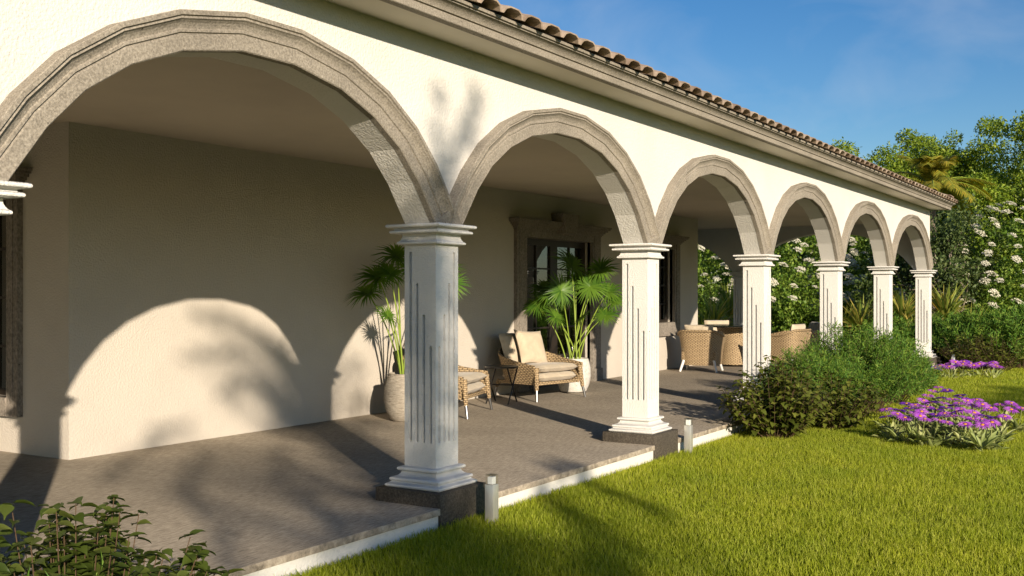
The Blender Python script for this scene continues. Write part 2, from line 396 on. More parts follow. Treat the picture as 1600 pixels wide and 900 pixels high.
TRIM = [(0, -.10), (0, -.150), (.006, -.156), (.078, -.156), (.084, -.150), (.090, -.150), (.094, -.160), (.106, -.160), (.112, -.154),
        (.125, -.158), (.140, -.166), (.152, -.178), (.158, -.188), (.164, -.184), (.170, -.184), (.175, -.196), (.196, -.196), (.2, -.190), (.2, -.10)]
def arch_trim(a, b, fixed, along):
    c, h = (a + b)/2, (b - a)/2
    pts = np.array(arch_pts(h)); n = len(pts)
    P = (lambda u, d, z: (c + u, fixed + d, z)) if along == 'x' else (lambda u, d, z: (fixed - d, c + u, z))
    seg = pts[1:] - pts[:-1]; seg /= np.linalg.norm(seg, axis=1)[:, None]
    nor = np.stack([-seg[:, 1], seg[:, 0]], 1)
    rows = []
    for off, y in TRIM:
        q = []
        for i in range(n):
            if i == 0 or i == n - 1:
                k = 0 if i == 0 else -1; p = pts[i] + nor[k]*off; d = seg[k] if i == 0 else -seg[k]     # d points inward (up)
                if i == n-1: d = -seg[-1]
                tt = (1.802 - p[1]) / d[1]
                lim = h - .002
                e = p + d*tt
                if abs(e[0]) > lim:
                    tt = (math.copysign(lim, p[0]) - p[0]) / d[0]; e = p + d*tt
                q.append(e)
            else:
                m = nor[i-1] + nor[i]; m /= np.linalg.norm(m); q.append(pts[i] + m*off/(m @ nor[i]))
        rows.append([P(x, y, z) for x, z in q])
    mb = VB(); k = len(TRIM)
    v = [rows[j][i] for i in range(n) for j in range(k)]
    f = [(i*k+j, i*k+j+1, (i+1)*k+j+1, (i+1)*k+j) for i in range(n-1) for j in range(k-1)]
    f += [tuple(range(k)), tuple((n-1)*k+j for j in range(k))[::-1]]
    mb.add(v, f); return mb.build('arch_trim', M['stone'])
for a, b in zip(CX[:-1], CX[1:]): arch_trim(a, b, 0, 'x')
for a, b in zip(EY[:-1], EY[1:]): arch_trim(a, b, 17.22, 'y')

# --- column: shaft with stepped flutes cut by a boolean, capital, base, pedestal
def arc(cx, cz, r, a0, a1, n=5): return [(cx + r*math.cos(R(a)), cz + r*math.sin(R(a))) for a in np.linspace(a0, a1, n)]
def torus(r, zc, hh): return [(r - hh + hh*math.cos(R(a)), zc + hh*math.sin(R(a))) for a in np.linspace(-80, 80, 7)]
S2 = .1325
sh = MB(); sh.square([(S2, .11), (S2, 1.69)]); 
cut = MB()
FL = [(.19, 1.60), (.405, 1.385), (.62, 1.17), (.835, .955)]
for k in range(4):
    rot = Matrix.Rotation(k*math.pi/2, 3, 'Z')
    for fr, zt in FL:
        # on the -X face the tall flute is at the back edge; on the -Y face at the far edge
        u = S2 - fr*2*S2 if k % 2 == 0 else -(S2 - fr*2*S2)
        out_ = []
        for a in np.linspace(0, 180, 7): out_.append((u + .0135*math.cos(R(a)), zt + .012*math.sin(R(a))))
        for a in np.linspace(180, 360, 7): out_.append((u + .0135*math.cos(R(a)), .315 + .012*math.sin(R(a))))
        ring = [[rot @ Vector((x, y, z)) for y, z in out_] for x in (-S2 - .02, -S2 + .024)]
        # taper the groove floor
        cxm = u
        ring[1] = [rot @ Vector((-S2 + .024, cxm + (y - cxm)*.8, z)) for y, z in out_]
        cut.rings([[p[:] for p in r] for r in ring])
so_ = sh.build('tmp_shaft', None); co_ = cut.build('tmp_cut', None)
bmod = so_.modifiers.new('b', 'BOOLEAN'); bmod.object = co_; bmod.operation = 'DIFFERENCE'; bmod.solver = 'EXACT'
dg = bpy.context.evaluated_depsgraph_get(); dg.update()
shaft_me = bpy.data.meshes.new_from_object(so_.evaluated_get(dg)); shaft_me.name = 'column'
for o_ in (so_, co_):
    m_ = o_.data; bpy.data.objects.remove(o_); bpy.data.meshes.remove(m_)
shaft_me.materials.clear()

cap = MB().square([(.13, 1.660), (.150, 1.660)] + torus(.172, 1.672, .011) + arc(.196, 1.722, .052, 238, 150, 7)[::1] + [(.160, 1.734)]
     + torus(.208, 1.747, .0115) + [(.186, 1.760), (.184, 1.768), (.19, 1.773)] + torus(.228, 1.787, .0125) + [(.2, 1.80)])
base = MB().square([(.20, .0), (.222, 0)] + torus(.230, .012, .011) + [(.212, .026), (.203, .031), (.198, .036)] + torus(.208, .052, .013)
     + [(.182, .067), (.163, .076), (.150, .090), (.146, .104)] + torus(.171, .120, .0135) + [(.145, .134), (.13, .136)])
ped = MB().box(-.275, .275, -.275, .275, ZL - .15, -.002, .006)
columns = []
def column(x, y):
    if not columns:
        o = link('column', shaft_me, M['column'], villa); o.location = (x, y, VOFF)
        c = cap.build('capital', M['column'], o, 35); b_ = base.build('base', M['column'], o, 35); p = ped.build('pedestal', M['granite'], o, 35)
    else:
        o = copy_tree(columns[0], villa); o.location = (x, y, VOFF)
    columns.append(o)
for x in CX: column(x, 0)
for y in EY[1:]: column(17.22, y)

# --- walls with openings as one grid mesh each
def wall_grid(us, zs, holes, P, t):
    mb = VB(); nu, nz = len(us), len(zs)
    idx = lambda i, j, k: (k*nu + i)*nz + j
    v = [P(u, d, z) for d in (0, t) for u in us for z in zs]; f = []
    solid = lambda i, j: 0 <= i < nu-1 and 0 <= j < nz-1 and (i, j) not in holes
    for i in range(nu-1):
        for j in range(nz-1):
            if not solid(i, j): continue
            f.append((idx(i,j,0), idx(i+1,j,0), idx(i+1,j+1,0), idx(i,j+1,0))); f.append((idx(i,j,1), idx(i,j+1,1), idx(i+1,j+1,1), idx(i+1,j,1)))
            if not solid(i-1, j): f.append((idx(i,j,0), idx(i,j+1,0), idx(i,j+1,1), idx(i,j,1)))
            if not solid(i+1, j): f.append((idx(i+1,j,0), idx(i+1,j,1), idx(i+1,j+1,1), idx(i+1,j+1,0)))
            if not solid(i, j-1): f.append((idx(i,j,0), idx(i,j,1), idx(i+1,j,1), idx(i+1,j,0)))
            if not solid(i, j+1): f.append((idx(i,j+1,0), idx(i+1,j+1,0), idx(i+1,j+1,1), idx(i,j+1,1)))
    return mb.add(v, f)
DO = (7.21, 9.27, 2.144)            # door opening x0, x1, top
WO = (11.2, 12.60, .78, 2.144)      # window beside the door
AO = (4.43, 5.92, .396, 2.178)     # window in the return wall (y0, y1, z0, z1)
XB = 13.86
wall_grid([XW, DO[0], DO[1], WO[0], WO[1], XB], [ZF-.01, WO[2], DO[2], ZC+.05], {(1, 0), (1, 1), (3, 1)}, lambda u, d, z: (u, YB + d, z), .2).build('rear_wall', M['inner'])
wall_grid([YB+.2, AO[0], AO[1], 9.3], [ZF-.01, AO[2], AO[3], ZC+.05], {(1, 1)}, lambda u, d, z: (XW + d, u, z), .2).build('side_wall', M['inner'])
mb = VB(); mb.box(XB-.2, XB, YB+.2, 9.3, ZF-.01, ZC+.05); mb.build('side_wall', M['inner'])
mb = VB(); mb.box(-9.4, XW, 9.1, 9.3, ZF-.01, ZC+.05); mb.build('rear_wall', M['inner'])
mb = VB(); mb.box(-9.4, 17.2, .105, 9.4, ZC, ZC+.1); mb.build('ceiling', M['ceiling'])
# rooms behind the openings, their gloom put into a dark wall colour
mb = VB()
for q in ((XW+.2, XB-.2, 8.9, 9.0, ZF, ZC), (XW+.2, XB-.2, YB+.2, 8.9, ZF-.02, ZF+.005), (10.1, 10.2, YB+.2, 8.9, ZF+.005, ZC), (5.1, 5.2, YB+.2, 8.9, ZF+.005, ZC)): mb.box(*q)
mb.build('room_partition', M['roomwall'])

# --- soffit, cornice
CO = [(.40, 3.075), (.40, 3.056), (.455, 3.056), (.460, 3.060), (.460, 3.104), (.452, 3.107), (.452, 3.112), (.466, 3.115), (.468, 3.124), (.474, 3.138), (.488, 3.153), (.508, 3.163),
      (.516, 3.166), (.516, 3.174), (.532, 3.177), (.532, 3.196), (.526, 3.200), (.40, 3.200)]
def eave_path(e): return [(-9.4, -e), (17.22 + e, -e), (17.22 + e, 9.6)]
def sweep_eave(prof, name, mat, closed=True):
    mb = VB(); rows = [[(x, y, z) for (x, y) in eave_path(e)] for e, z in prof]; k = len(prof)
    v = [rows[j][i] for i in range(3) for j in range(k)]
    f = [(i*k+j, i*k+(j+1) % k, (i+1)*k+(j+1) % k, (i+1)*k+j) for i in range(2) for j in range(k if closed else k-1)]
    f += [tuple(range(k)), tuple(2*k+j for j in range(k))[::-1]]
    mb.add(v, f); return mb.build(name, mat, smooth=30)
sweep_eave(CO, 'cornice', M['stone'])
sweep_eave([(-.15, 3.064), (.3985, 3.064), (.3985, 3.09), (-.15, 3.09)], 'soffit', M['soffit'])

# --- roof: deck, courses of barrel tiles
SL = .33
RX, RY = 17.22 + .56, -.56           # eave corner
ZE = 3.205
mb = VB()
rid = 5.0
mb.add([(-9.4, RY+.04, ZE), (RX-.04, RY+.04, ZE), (RX-.04-rid, RY+.04+rid, ZE+SL*rid), (-9.4, RY+.04+rid, ZE+SL*rid), (RX-.04, 9.6, ZE), (RX-.04-rid, 9.6, ZE+SL*rid)],
       [(0, 1, 2, 3), (1, 4, 5, 2)])
roof = mb.build('roof', M['tile'])
def barrel(mb, o, dirv, side, length, up=True):
    """one run of half-hexagon cover tiles: o eave point, dirv up-slope (unit, horizontal), side horizontal"""
    nrm = np.array([0, 0, 1.]); c = math.sqrt(1 + SL*SL)
    d = (np.array(dirv) + nrm*SL)/c; n_ = np.array(nrm)*1.0 - np.array(dirv)*SL; n_ /= np.linalg.norm(n_); s_ = np.array(side)
    step = .36; k = max(1, int(length*c/step))
    for i in range(k):
        r0, r1 = .134, .124; j = random.uniform(-.006, .006); jr = random.uniform(-.02, .02)
        rings = []
        for tt, r, lift in ((i*step - .03, r0, .012), ((i+1)*step, r1, .004)):
            ang = np.array([0, 38, 66, 114, 142, 180.]) if up else np.linspace(180, 360, 5)
            outer = [np.array(o) + d*(tt) + s_*(r*math.cos(R(a)) + j + jr*(tt-i*step)) + n_*(r*math.sin(R(a))*.48 + lift + (0.0 if up else .07)) for a in ang]
            inner = [np.array(o) + d*(tt) + s_*((r-.02)*math.cos(R(a)) + j + jr*(tt-i*step)) + n_*((r-.02)*math.sin(R(a))*.48 + lift + (0.0 if up else .07)) for a in ang]
            rings.append(outer + inner[::-1])
        mb.rings(rings)
tb = VB(); x = -2.6
PT = .272
while x < RX - .1:
    ln = min(rid, RX - x - .02)
    barrel(tb, (x, RY, ZE - .012), (0, 1., 0), (1., 0, 0), min(ln, 2.2 if x < 15 else rid))
    x += PT
y = RY + .15
while y < 9.5:
    ln = min(rid, y - RY - .02); barrel(tb, (RX, y, ZE - .012), (-1., 0, 0), (0, 1., 0), min(ln, 3.0)); y += PT
tb.build('roof_tiles', M['tile'], roof).location = (0, 0, 0)
# hip ridge tiles
hb = VB(); q = np.array([RX-.1, RY+.1, ZE+.06]); dv = np.array([-1, 1, SL])
hb.tube([q + dv*t_ for t_ in np.linspace(.0, rid, 16)], [.085 if i % 2 else .095 for i in range(16)], 8)
hb.build('ridge_tiles', M['tile'], roof).location = (0, 0, 0)

# --- stone surrounds, door, windows (P maps local u along the wall, d out of the wall, z)
def surround(P, u0, u1, z0, z1, jw, sill, key, parent, cap_over=.14, fdep=.055):
    mb = VB()
    def bx(a, b, c, d_, e, f):       # u range, depth range, z range
        vs_ = [P(u, dd, z) for u in (a, b) for dd in (c, d_) for z in (e, f)]
        mb.add(vs_, [(0,1,3,2), (4,6,7,5), (0,4,5,1), (2,3,7,6), (0,2,6,4), (1,5,7,3)])
    zb = z0 - jw if sill else z0
    bx(u0-jw, u0, -.05, fdep, zb, z1 + .10); bx(u1, u1+jw, -.05, fdep, zb, z1 + .10)
    bx(u0-jw+.06, u0-.05, fdep, fdep+.012, zb+.22, z1+.0985); bx(u1+.05, u1+jw-.06, fdep, fdep+.012, zb+.22, z1+.0985)
    bx(u0-jw-.015, u0+.006, -.049, fdep+.03, zb, zb+.2) if not sill else None
    bx(u1-.006, u1+jw+.015, -.049, fdep+.03, zb, zb+.2) if not sill else None
    bx(u0, u1, -.05, fdep-.003, z1, z1 + .098)
    if sill: bx(u0, u1, -.05, fdep+.01, zb+.002, z0)
    # moulded head: stacked widening courses
    for k, (e, h0, h1) in enumerate(((.012, .10, .122), (.03, .122, .145), (.055, .145, .172), (.085, .172, .200), (.115, .200, .225), (.13, .225, .250))):
        bx(u0-jw-e*cap_over/.13, u1+jw+e*cap_over/.13, -.05, fdep+e, z1+h0, z1+h1)
    if key:
        c_ = (u0+u1)/2
        vs_ = [P(c_ + s_*wd, dd, z) for s_ in (-1, 1) for dd in (-.05, fdep+.17) for wd, z in ((.17, z1+.085), (.25, z1+.385))]
        mb.add(vs_, [(0,1,3,2), (4,6,7,5), (0,4,5,1), (2,3,7,6), (0,2,6,4), (1,5,7,3)])
    o = mb.build('stone_surround', M['stone_dark'], parent); return o

def sash(P, u0, u1, z0, z1, cols, rows, name, parent=villa, inset=.09, fw=.05, mull=None):
    fb = VB(); gb = VB()
    def bx(m_, a, b, c, d_, e, f):
        vs_ = [P(u, dd, z) for u in (a, b) for dd in (c, d_) for z in (e, f)]
        m_.add(vs_, [(0,1,3,2), (4,6,7,5), (0,4,5,1), (2,3,7,6), (0,2,6,4), (1,5,7,3)])
    a, b = -inset - .05, -inset
    bx(fb, u0+.001, u0+fw, a, b, z0+.001, z1-.001); bx(fb, u1-fw, u1-.001, a, b, z0+.001, z1-.001); bx(fb, u0+fw, u1-fw, a, b, z1-fw, z1-.001); bx(fb, u0+fw, u1-fw, a, b, z0+.001, z0+fw)
    for i in range(1, cols):
        u = u0 + (u1-u0)*i/cols; ww = mull if (mull and i == cols//2) else .014
        bx(fb, u-ww, u+ww, a+.004, b-.004 if ww < .02 else b+.004, z0+fw, z1-fw)
    for j in range(1, rows):
        z = z0 + (z1-z0)*j/rows; bx(fb, u0+fw, u1-fw, a+.006, b-.006, z-.012, z+.012)
    bx(gb, u0+fw*.5, u1-fw*.5, a+.02, a+.026, z0+fw*.5, z1-fw*.5)
    f = fb.build(name, M['frame'], parent); return f, gb.build('pane', M['glass'], f)
PR = lambda u, d, z: (u, YB - d, z)
PW = lambda u, d, z: (XW - d, u, z)
dframe, _ = sash(PR, DO[0], DO[1], ZF, DO[2], 4, 5, 'door', fw=.10, mull=.11)
surround(PR, DO[0], DO[1], ZF, DO[2], .28, False, True, villa)
for s_ in (-1, 1):
    hb = VB(); c_ = (DO[0]+DO[1])/2 + s_*.055
    hb.tube([(c_, YB+.087, .92), (c_, YB+.05, .92), (c_, YB+.05, 1.08), (c_, YB+.087, 1.08)], .009, 8)
    hb.build('door_handle', M['steel'], dframe)
sash(PR, WO[0], WO[1], WO[2], WO[3], 4, 4, 'window', mull=.05)
surround(PR, WO[0], WO[1], WO[2], WO[3], .25, True, False, villa)
sash(PW, AO[0], AO[1], AO[2], AO[3], 4, 4, 'window', mull=.05)
surround(PW, AO[0], AO[1], AO[2], AO[3], .165, True, False, villa)
for o_ in list(villa.children):
    for ch in o_.children:
        if o_.name.startswith(('door', 'window')): ch.location = (0, 0, 0)

# ------------------------------------------------------------------ bollard lights
def bollard():
    r = empty('bollard_light', (0, 0, 0))
    mb = MB(); mb.box(-.034, .034, -.034, .034, -.02, .275, .003); mb.build('post', M['steel'], r, 30)
    mb = MB(); mb.box(-.033, .033, -.033, .033, .2755, .335); mb.build('lens', M['clear'], r)
    mb = MB(); mb.box(-.021, .021, -.021, .021, .276, .326, .003); mb.build('lamp_block', M['lampwhite'], r)
    mb = MB(); mb.box(-.034, .034, -.034, .034, .3355, .341, .002); mb.build('cap', M['clear'], r)
    return r
bl = bollard()
for i, (x, y, lb) in enumerate(((.06, -.46, 'square steel bollard light by the pedestal of the nearest full column'),
                                (3.77, -.35, 'square steel bollard light by the second full column of the arcade'),
                                (16.95, -.62, 'small far bollard light behind the distant purple daisies'))):
    b = bl if i == 0 else copy_tree(bl)
    b.location = (x, y, ZL); b.rotation_euler = (0, 0, R(2*i)); tag(b, lb, 'garden light', 'bollard lights along the terrace')

# ------------------------------------------------------------------ furniture
def shell(prof, rimz, botz, front=-.0, half=(.47, .44), wid=1., thick=.035, nu=56, nv=10, flare=.06, power=2.6):
    """wicker tub: U plan from front-left round the back to front-right. returns MB with uv"""
    us = np.linspace(0, 1, nu); V = []; UV = []
    def plan(t, k):
        ang = -math.pi*.0 + math.pi*t                       # 0 -> +x side, pi -> -x side, round +y
        cx, sx = math.cos(ang), math.sin(ang)
        x = math.copysign(abs(cx)**(2/power), cx)*half[0]; y = abs(sx)**(2/power)*half[1]
        return np.array([x, y])
    # path: straight arm from the front, then curve
    path = []
    for t in np.linspace(0, 1, 9)[:-1]: path.append(np.array([half[0], front*(1-t)]))
    for t in np.linspace(0, 1, nu): path.append(plan(t, 0))
    for t in np.linspace(0, 1, 9)[1:]: path.append(np.array([-half[0], front*t]))
    path = np.array(path); n = len(path)
    dist = np.concatenate([[0], np.cumsum(np.linalg.norm(np.diff(path, axis=0), axis=1))]); tot = dist[-1]
    tan = np.gradient(path, axis=0); tan = unit(tan); nor = np.stack([tan[:, 1], -tan[:, 0]], 1)
    f01 = dist/tot
    faces = []; rows = []
    for side in (1, -1):
        for j in range(nv):
            tv = j/(nv-1); tv2 = tv if side == 1 else 1 - tv
            ring = []
            for i in range(n):
                a = 1 - abs(2*f01[i] - 1)                       # 0 at the fronts, 1 at the back centre
                zb, zt = botz(a), rimz(a)
                z = zb + (zt - zb)*tv2
                off = prof(tv2, a) + (0 if side == 1 else -thick)
                if side == 1 and j in (0, nv-1): off -= .006
                p = path[i] + nor[i]*off
                ring.append((p[0], p[1], z))
            rows.append(ring)
    mb = MB(); mb.rings(rows + [rows[0]], cap=False, closed=False)
    # end caps
    m = len(rows)
    mb.f.append(tuple(j*n for j in range(m))); mb.f.append(tuple(j*n + n - 1 for j in range(m))[::-1])
    uvs = []
    for r_ in range(m + 1):
        for i in range(n): uvs.append((dist[i], rows[r_ % m][i][2] if r_ < m else rows[0][i][2]))
    mb.uvs = uvs; return mb
def build_uv(mb, name, mat, parent, smooth=50):
    me = bpy.data.meshes.new(name); me.from_pydata(np.concatenate(mb.v).tolist(), [], mb.f); me.update()
    uvl = me.uv_layers.new(name='UVMap'); vi = np.zeros(len(me.loops), np.int32); me.loops.foreach_get('vertex_index', vi)
    uvl.data.foreach_set('uv', np.array(mb.uvs, np.float32)[vi].ravel())
    return link(name, me, mat, parent, smooth)
def box_uv(me):
    """metric box projection"""
    uvl = me.uv_layers.new(name='UVMap')
    for p in me.polygons:
        n = p.normal; ax = max(range(3), key=lambda k: abs(n[k]))
        for li in p.loop_indices:
            c = me.vertices[me.loops[li].vertex_index].co
            uvl.data[li].uv = (c.y, c.z) if ax == 0 else ((c.x, c.z) if ax == 1 else (c.x, c.y))
def cushion(w_, d_, h_, name, mat, parent, loc=(0, 0, 0), rot=(0, 0, 0), puff=.6, pinch=0.):
    """soft box: superellipse plan with bulged top/bottom and a seam edge"""
    n = 15; mb = MB(); g = np.linspace(-1, 1, n); V = []
    for s_ in (1, -1):
        for a in g:
            for b in g:
                e = max(abs(a), abs(b))
                edge = (1 - abs(a)**6)*(1 - abs(b)**6)
                q = 1 - pinch*(abs(b)**2)*(1 - abs(a)**1.5)*.0
                px = a*(1 - pinch*(1 - b*b)*abs(a)**3) ; py = b*(1 - pinch*(1 - a*a)*abs(b)**3)
                z = s_*(h_/2)*((1-puff)*min(1, edge*2.2) + puff*edge*(1 - .25*(a*a + b*b)))
                z += .004*math.sin(7*a + 3*b) * edge
                V.append((px*w_/2, py*d_/2, z))
    idx = lambda s_, i, j: s_*n*n + i*n + j; f = []
    for i in range(n-1):
        for j in range(n-1):
            f.append((idx(0,i,j), idx(0,i+1,j), idx(0,i+1,j+1), idx(0,i,j+1))); f.append((idx(1,i,j), idx(1,i,j+1), idx(1,i+1,j+1), idx(1,i+1,j)))
    mb.add(V, f); me = bpy.data.meshes.new(name); me.from_pydata(V, [], f); me.update()
    bm = bmesh.new(); bm.from_mesh(me); bmesh.ops.remove_doubles(bm, verts=bm.verts[:], dist=.0004); bmesh.ops.recalc_face_normals(bm, faces=bm.faces[:]); bm.to_mesh(me); bm.free()
    o = link(name, me, mat, parent, 60); o.location = loc; o.rotation_euler = rot
    return o

def armchair():
    """front faces -y, feet at z=0; 1.12 wide"""
    r = empty('wicker_armchair')
    rim = lambda a: .47 + .06*min(1, a/.35) + .155*max(0, min(1, (a-.30)/.5))**1.2
    bot = lambda a: .205 + .02*a
    prof = lambda t, a: -.055*(1-t)**1.5 + .055*t*t*(.5+.8*a)
    b = build_uv(shell(prof, rim, bot, front=-.42, half=(.49, .40), power=2.3), 'wicker_shell', M['wicker'], r)
    # rolled rim and front arm posts
    mb = MB(); mb.box(-.415, .415, -.415, .30, .205, .245, .008); o = mb.build('seat_rail', M['wicker'], r, 30); box_uv(o.data)
    for sx in (-1, 1):
        for sy, (fx, fy, tx, ty) in ((-1, (.50, -.47, .445, -.415)), (1, (.40, .40, .36, .33))):
            mb = MB(); mb.tube([(sx*tx, ty, .44 if sy < 0 else .24), (sx*(tx+(fx-tx)*.5), ty+(fy-ty)*.5, .16), (sx*(tx+(fx-tx)*.55), ty+(fy-ty)*.55, .145)], [.036, .026, .022], 10)
            o = mb.build('leg', M['wicker'], r, 40); box_uv(o.data)
            mc = MB(); mc.tube([(sx*(tx+(fx-tx)*.52), ty+(fy-ty)*.52, .155), (sx*fx, fy, 0)], [.019, .015], 12); mc.build('metal_foot', M['chrome'], o, 40)
    cushion(.80, .74, .13, 'seat_cushion', M['cushion'], r, (0, -.07, .305), puff=.35)
    cushion(.82, .76, .12, 'seat_cushion', M['cushion'], r, (0, -.08, .412), (R(-2), 0, 0), puff=.45)
    cushion(.78, .50, .15, 'back_cushion', M['cushion'], r, (0, .24, .64), (R(68), 0, 0), puff=.55)
    return r
ch = armchair()
ch.location = (6.52, 3.02, ZF); ch.rotation_euler = (0, 0, R(-11))
tag(ch, 'honey wicker armchair with a square throw pillow in front of the door', 'armchair', 'wicker armchairs on the terrace')
c2 = copy_tree(ch); c2.location = (4.28, 2.98, ZF); c2.rotation_euler = (0, 0, R(17))
tag(c2, 'honey wicker armchair partly hidden behind the nearest full column', 'armchair', 'wicker armchairs on the terrace')
def on_chair(c, p):
    q = Matrix.Rotation(c.rotation_euler.z, 3, 'Z') @ Vector(p); return (c.location.x + q.x, c.location.y + q.y, c.location.z + q.z)
pw = cushion(.50, .50, .16, 'throw_pillow', M['pillow'], None, on_chair(ch, (-.02, .06, .685)), (R(66), R(4), R(-11 - 6)), puff=.9, pinch=.09)
tag(pw, 'square sand coloured throw pillow leaning upright on the armchair by the door', 'pillow')

t_ = empty('side_table', (5.66, 3.02, ZF), R(12), 'small black folding side table with crossed legs between the armchairs', 'side table')
mb = MB(); mb.lathe([(0.001, .455), (.215, .455), (.22, .46), (.22, .472), (.215, .477), (.001, .477)], 40); mb.build('table_top', M['black'], t_, 30)
for sy in (-.15, .15):
    for k in (-1, 1):
        mb = MB(); mb.tube([(k*.19, sy + k*.008, 0), (-k*.17, sy + k*.008, .456)], .011, 8); mb.build('leg', M['black'], t_, 40)
mb = MB(); mb.tube([(0, -.16, .232), (0, .16, .232)], .008, 8); mb.build('crossbar', M['black'], t_, 40)

# dining set
def dining_chair():
    r = empty('wicker_dining_chair')
    rim = lambda a: .635 + .10*min(1, a/.5)
    bot = lambda a: .12
    prof = lambda t, a: -.035*(1-t) + .05*t**3
    build_uv(shell(prof, rim, bot, front=-.28, half=(.36, .32), power=3.2), 'wicker_shell', M['wicker'], r)
    # braided rim
    mb = MB(); pts = [(.40*math.copysign(abs(math.cos(a))**.62, math.cos(a)), .36*abs(math.sin(a))**.62, .645 + .095*min(1, math.sin(a)/.8)) for a in np.linspace(0.02, math.pi-.02, 30)]
    mb.tube([(.40, -.28, .645)] + pts + [(-.40, -.28, .645)], .022, 8); o = mb.build('braided_rim', M['wicker'], r, 50); box_uv(o.data)
    mb = MB(); mb.box(-.31, .31, -.27, .26, .21, .36, .01); o = mb.build('seat_base', M['wicker'], r, 30); box_uv(o.data)
    cushion(.60, .54, .10, 'seat_cushion', M['cushion'], r, (0, -.01, .405), puff=.4)
    cushion(.52, .30, .13, 'back_cushion', M['cushion'], r, (0, .20, .70), (R(78), 0, 0), puff=.6)
    for sx in (-1, 1):
        for sy in (-1, 1):
            mb = MB(); mb.tube([(sx*.27, sy*.23, .215), (sx*.33, sy*.29, 0)], [.026, .02], 8); mb.build('leg', M['whitemetal'], r, 40)
    return r
TC = (13.9, 2.9)
dc = dining_chair()
for i, (x, y, rz, lb) in enumerate(((12.3, 2.92, 100, 'wicker dining chair with its woven back to the armchairs, nearest the window'),
        (13.55, 1.72, 170, 'wicker dining chair half hidden by the third full column'),
        (14.95, 1.78, 222, 'wicker dining chair on the far right side of the black table'),
        (13.3, 4.2, 20, 'wicker dining chair behind the black dining table'),
        (15.2, 3.7, -60, 'wicker dining chair in the far corner behind the table'))):
    c = dc if i == 0 else copy_tree(dc)
    c.location = (x, y, ZF); c.rotation_euler = (0, 0, R(rz)); tag(c, lb, 'dining chair', 'wicker chairs round the dining table')
tb_ = empty('dining_table', (TC[0], TC[1], ZF + .035), 0, 'round black topped dining table under the arcade ringed by wicker chairs', 'table')
mb = MB(); mb.lathe([(.001, .735), (.72, .735), (.735, .742), (.735, .757), (.725, .764), (.001, .764)], 48); mb.build('table_top', M['tabletop'], tb_, 30)
mb = MB(); mb.lathe([(.30, .0), (.31, .01), (.25, .35), (.32, .733), (.001, .734)], 32); o = mb.build('pedestal', M['wicker'], tb_, 40); box_uv(o.data)
pl = MB(); pl.lathe([(.001, .0), (.10, .0), (.17, .012), (.172, .016), (.10, .006), (.001, .005)], 32)
o = pl.build('plate', M['whitemetal'], None, 40, (TC[0]-.1, TC[1]-.35, ZF+.80)); tag(o, 'pale shallow plate lying on the black dining table', 'plate')

# ------------------------------------------------------------------ potted fan palms
def fan_leaf(hub, d, up, r, nl=40, spread=345):
    d = unit(np.array(d, float)); up = unit(np.array(up, float)); s = unit(np.cross(up, d)); up = np.cross(d, s)
    a = np.radians(np.linspace(-spread/2, spread/2, nl)) + rng.normal(0, .03, nl)
    dd = np.cos(a)[:, None]*d + np.sin(a)[:, None]*s + rng.normal(.0, .06, nl)[:, None]*up + .10*up
    ln = r*(.78 + .22*np.cos(a/2.2))*rng.uniform(.9, 1.05, nl)
    pos = np.repeat(np.array(hub)[None], nl, 0)
    v, t = leaves(pos, dd, np.repeat(up[None], nl, 0), ln, ln*.088, 'blade')
    v = v.reshape(nl, -1, 3); k = np.linspace(0, 1, 5)
    drop = np.array([0, 0, .0, .0, 1])[None, :]*ln[:, None]*rng.uniform(.0, .10, nl)[:, None]
    v[:, :, 2] -= drop; 
    return v.reshape(-1, 3), t
def potted_palm(pot_prof, potmat, fans, loc, label, potname='pot'):
    r = empty('potted_fan_palm', loc, 0, label, 'potted plant', 'potted fan palms on the terrace')
    pm = MB(); pm.lathe(pot_prof, 48); p = pm.build(potname, potmat, r, 35)
    zr = max(z for _, z in pot_prof); rr = pot_prof[-1][0]
    sm = MB(); sm.lathe([(.001, zr-.07), (rr*.97, zr-.07), (rr*.97, zr-.05), (.001, zr-.035)], 24); sm.build('soil', M['soil'], p, 60)
    for (x, y, z, fd, fr) in fans:
        b0 = np.array([rng.uniform(-.09, .09), rng.uniform(-.09, .09), zr-.05]); tip = np.array([x, y, z])
        mid = b0*.55 + tip*.45 + np.array([0, 0, .12]) - np.array([x, y, 0])*.16
        ts = np.linspace(0, 1, 12)[:, None]; c_ = (1-ts)**2*b0 + 2*ts*(1-ts)*mid + ts**2*tip
        mb = MB(); mb.tube(c_, np.linspace(.011, .006, 12), 7); mb.build('cane', M['cane'], r, 60)
        h = math.hypot(x, y); od = np.array([x/(h+1e-6), y/(h+1e-6), fd])
        fr *= .84; v, t = fan_leaf(tip, od, np.array([-.35, -.55, .8]) + rng.normal(0, .22, 3), fr)
        link('fan_leaf', tri_mesh('fan_leaf', v, t), M['fan'], r)
    return r
POT1 = [(.001, .0), (.13, .0), (.165, .02), (.215, .12), (.238, .24), (.232, .36), (.205, .46), (.185, .515), (.19, .53), (.175, .53), (.165, .50)]
POT2 = [(.001, .0), (.15, .0), (.185, .02), (.23, .12), (.25, .24), (.245, .36), (.225, .45), (.212, .485), (.20, .49), (.19, .46)]
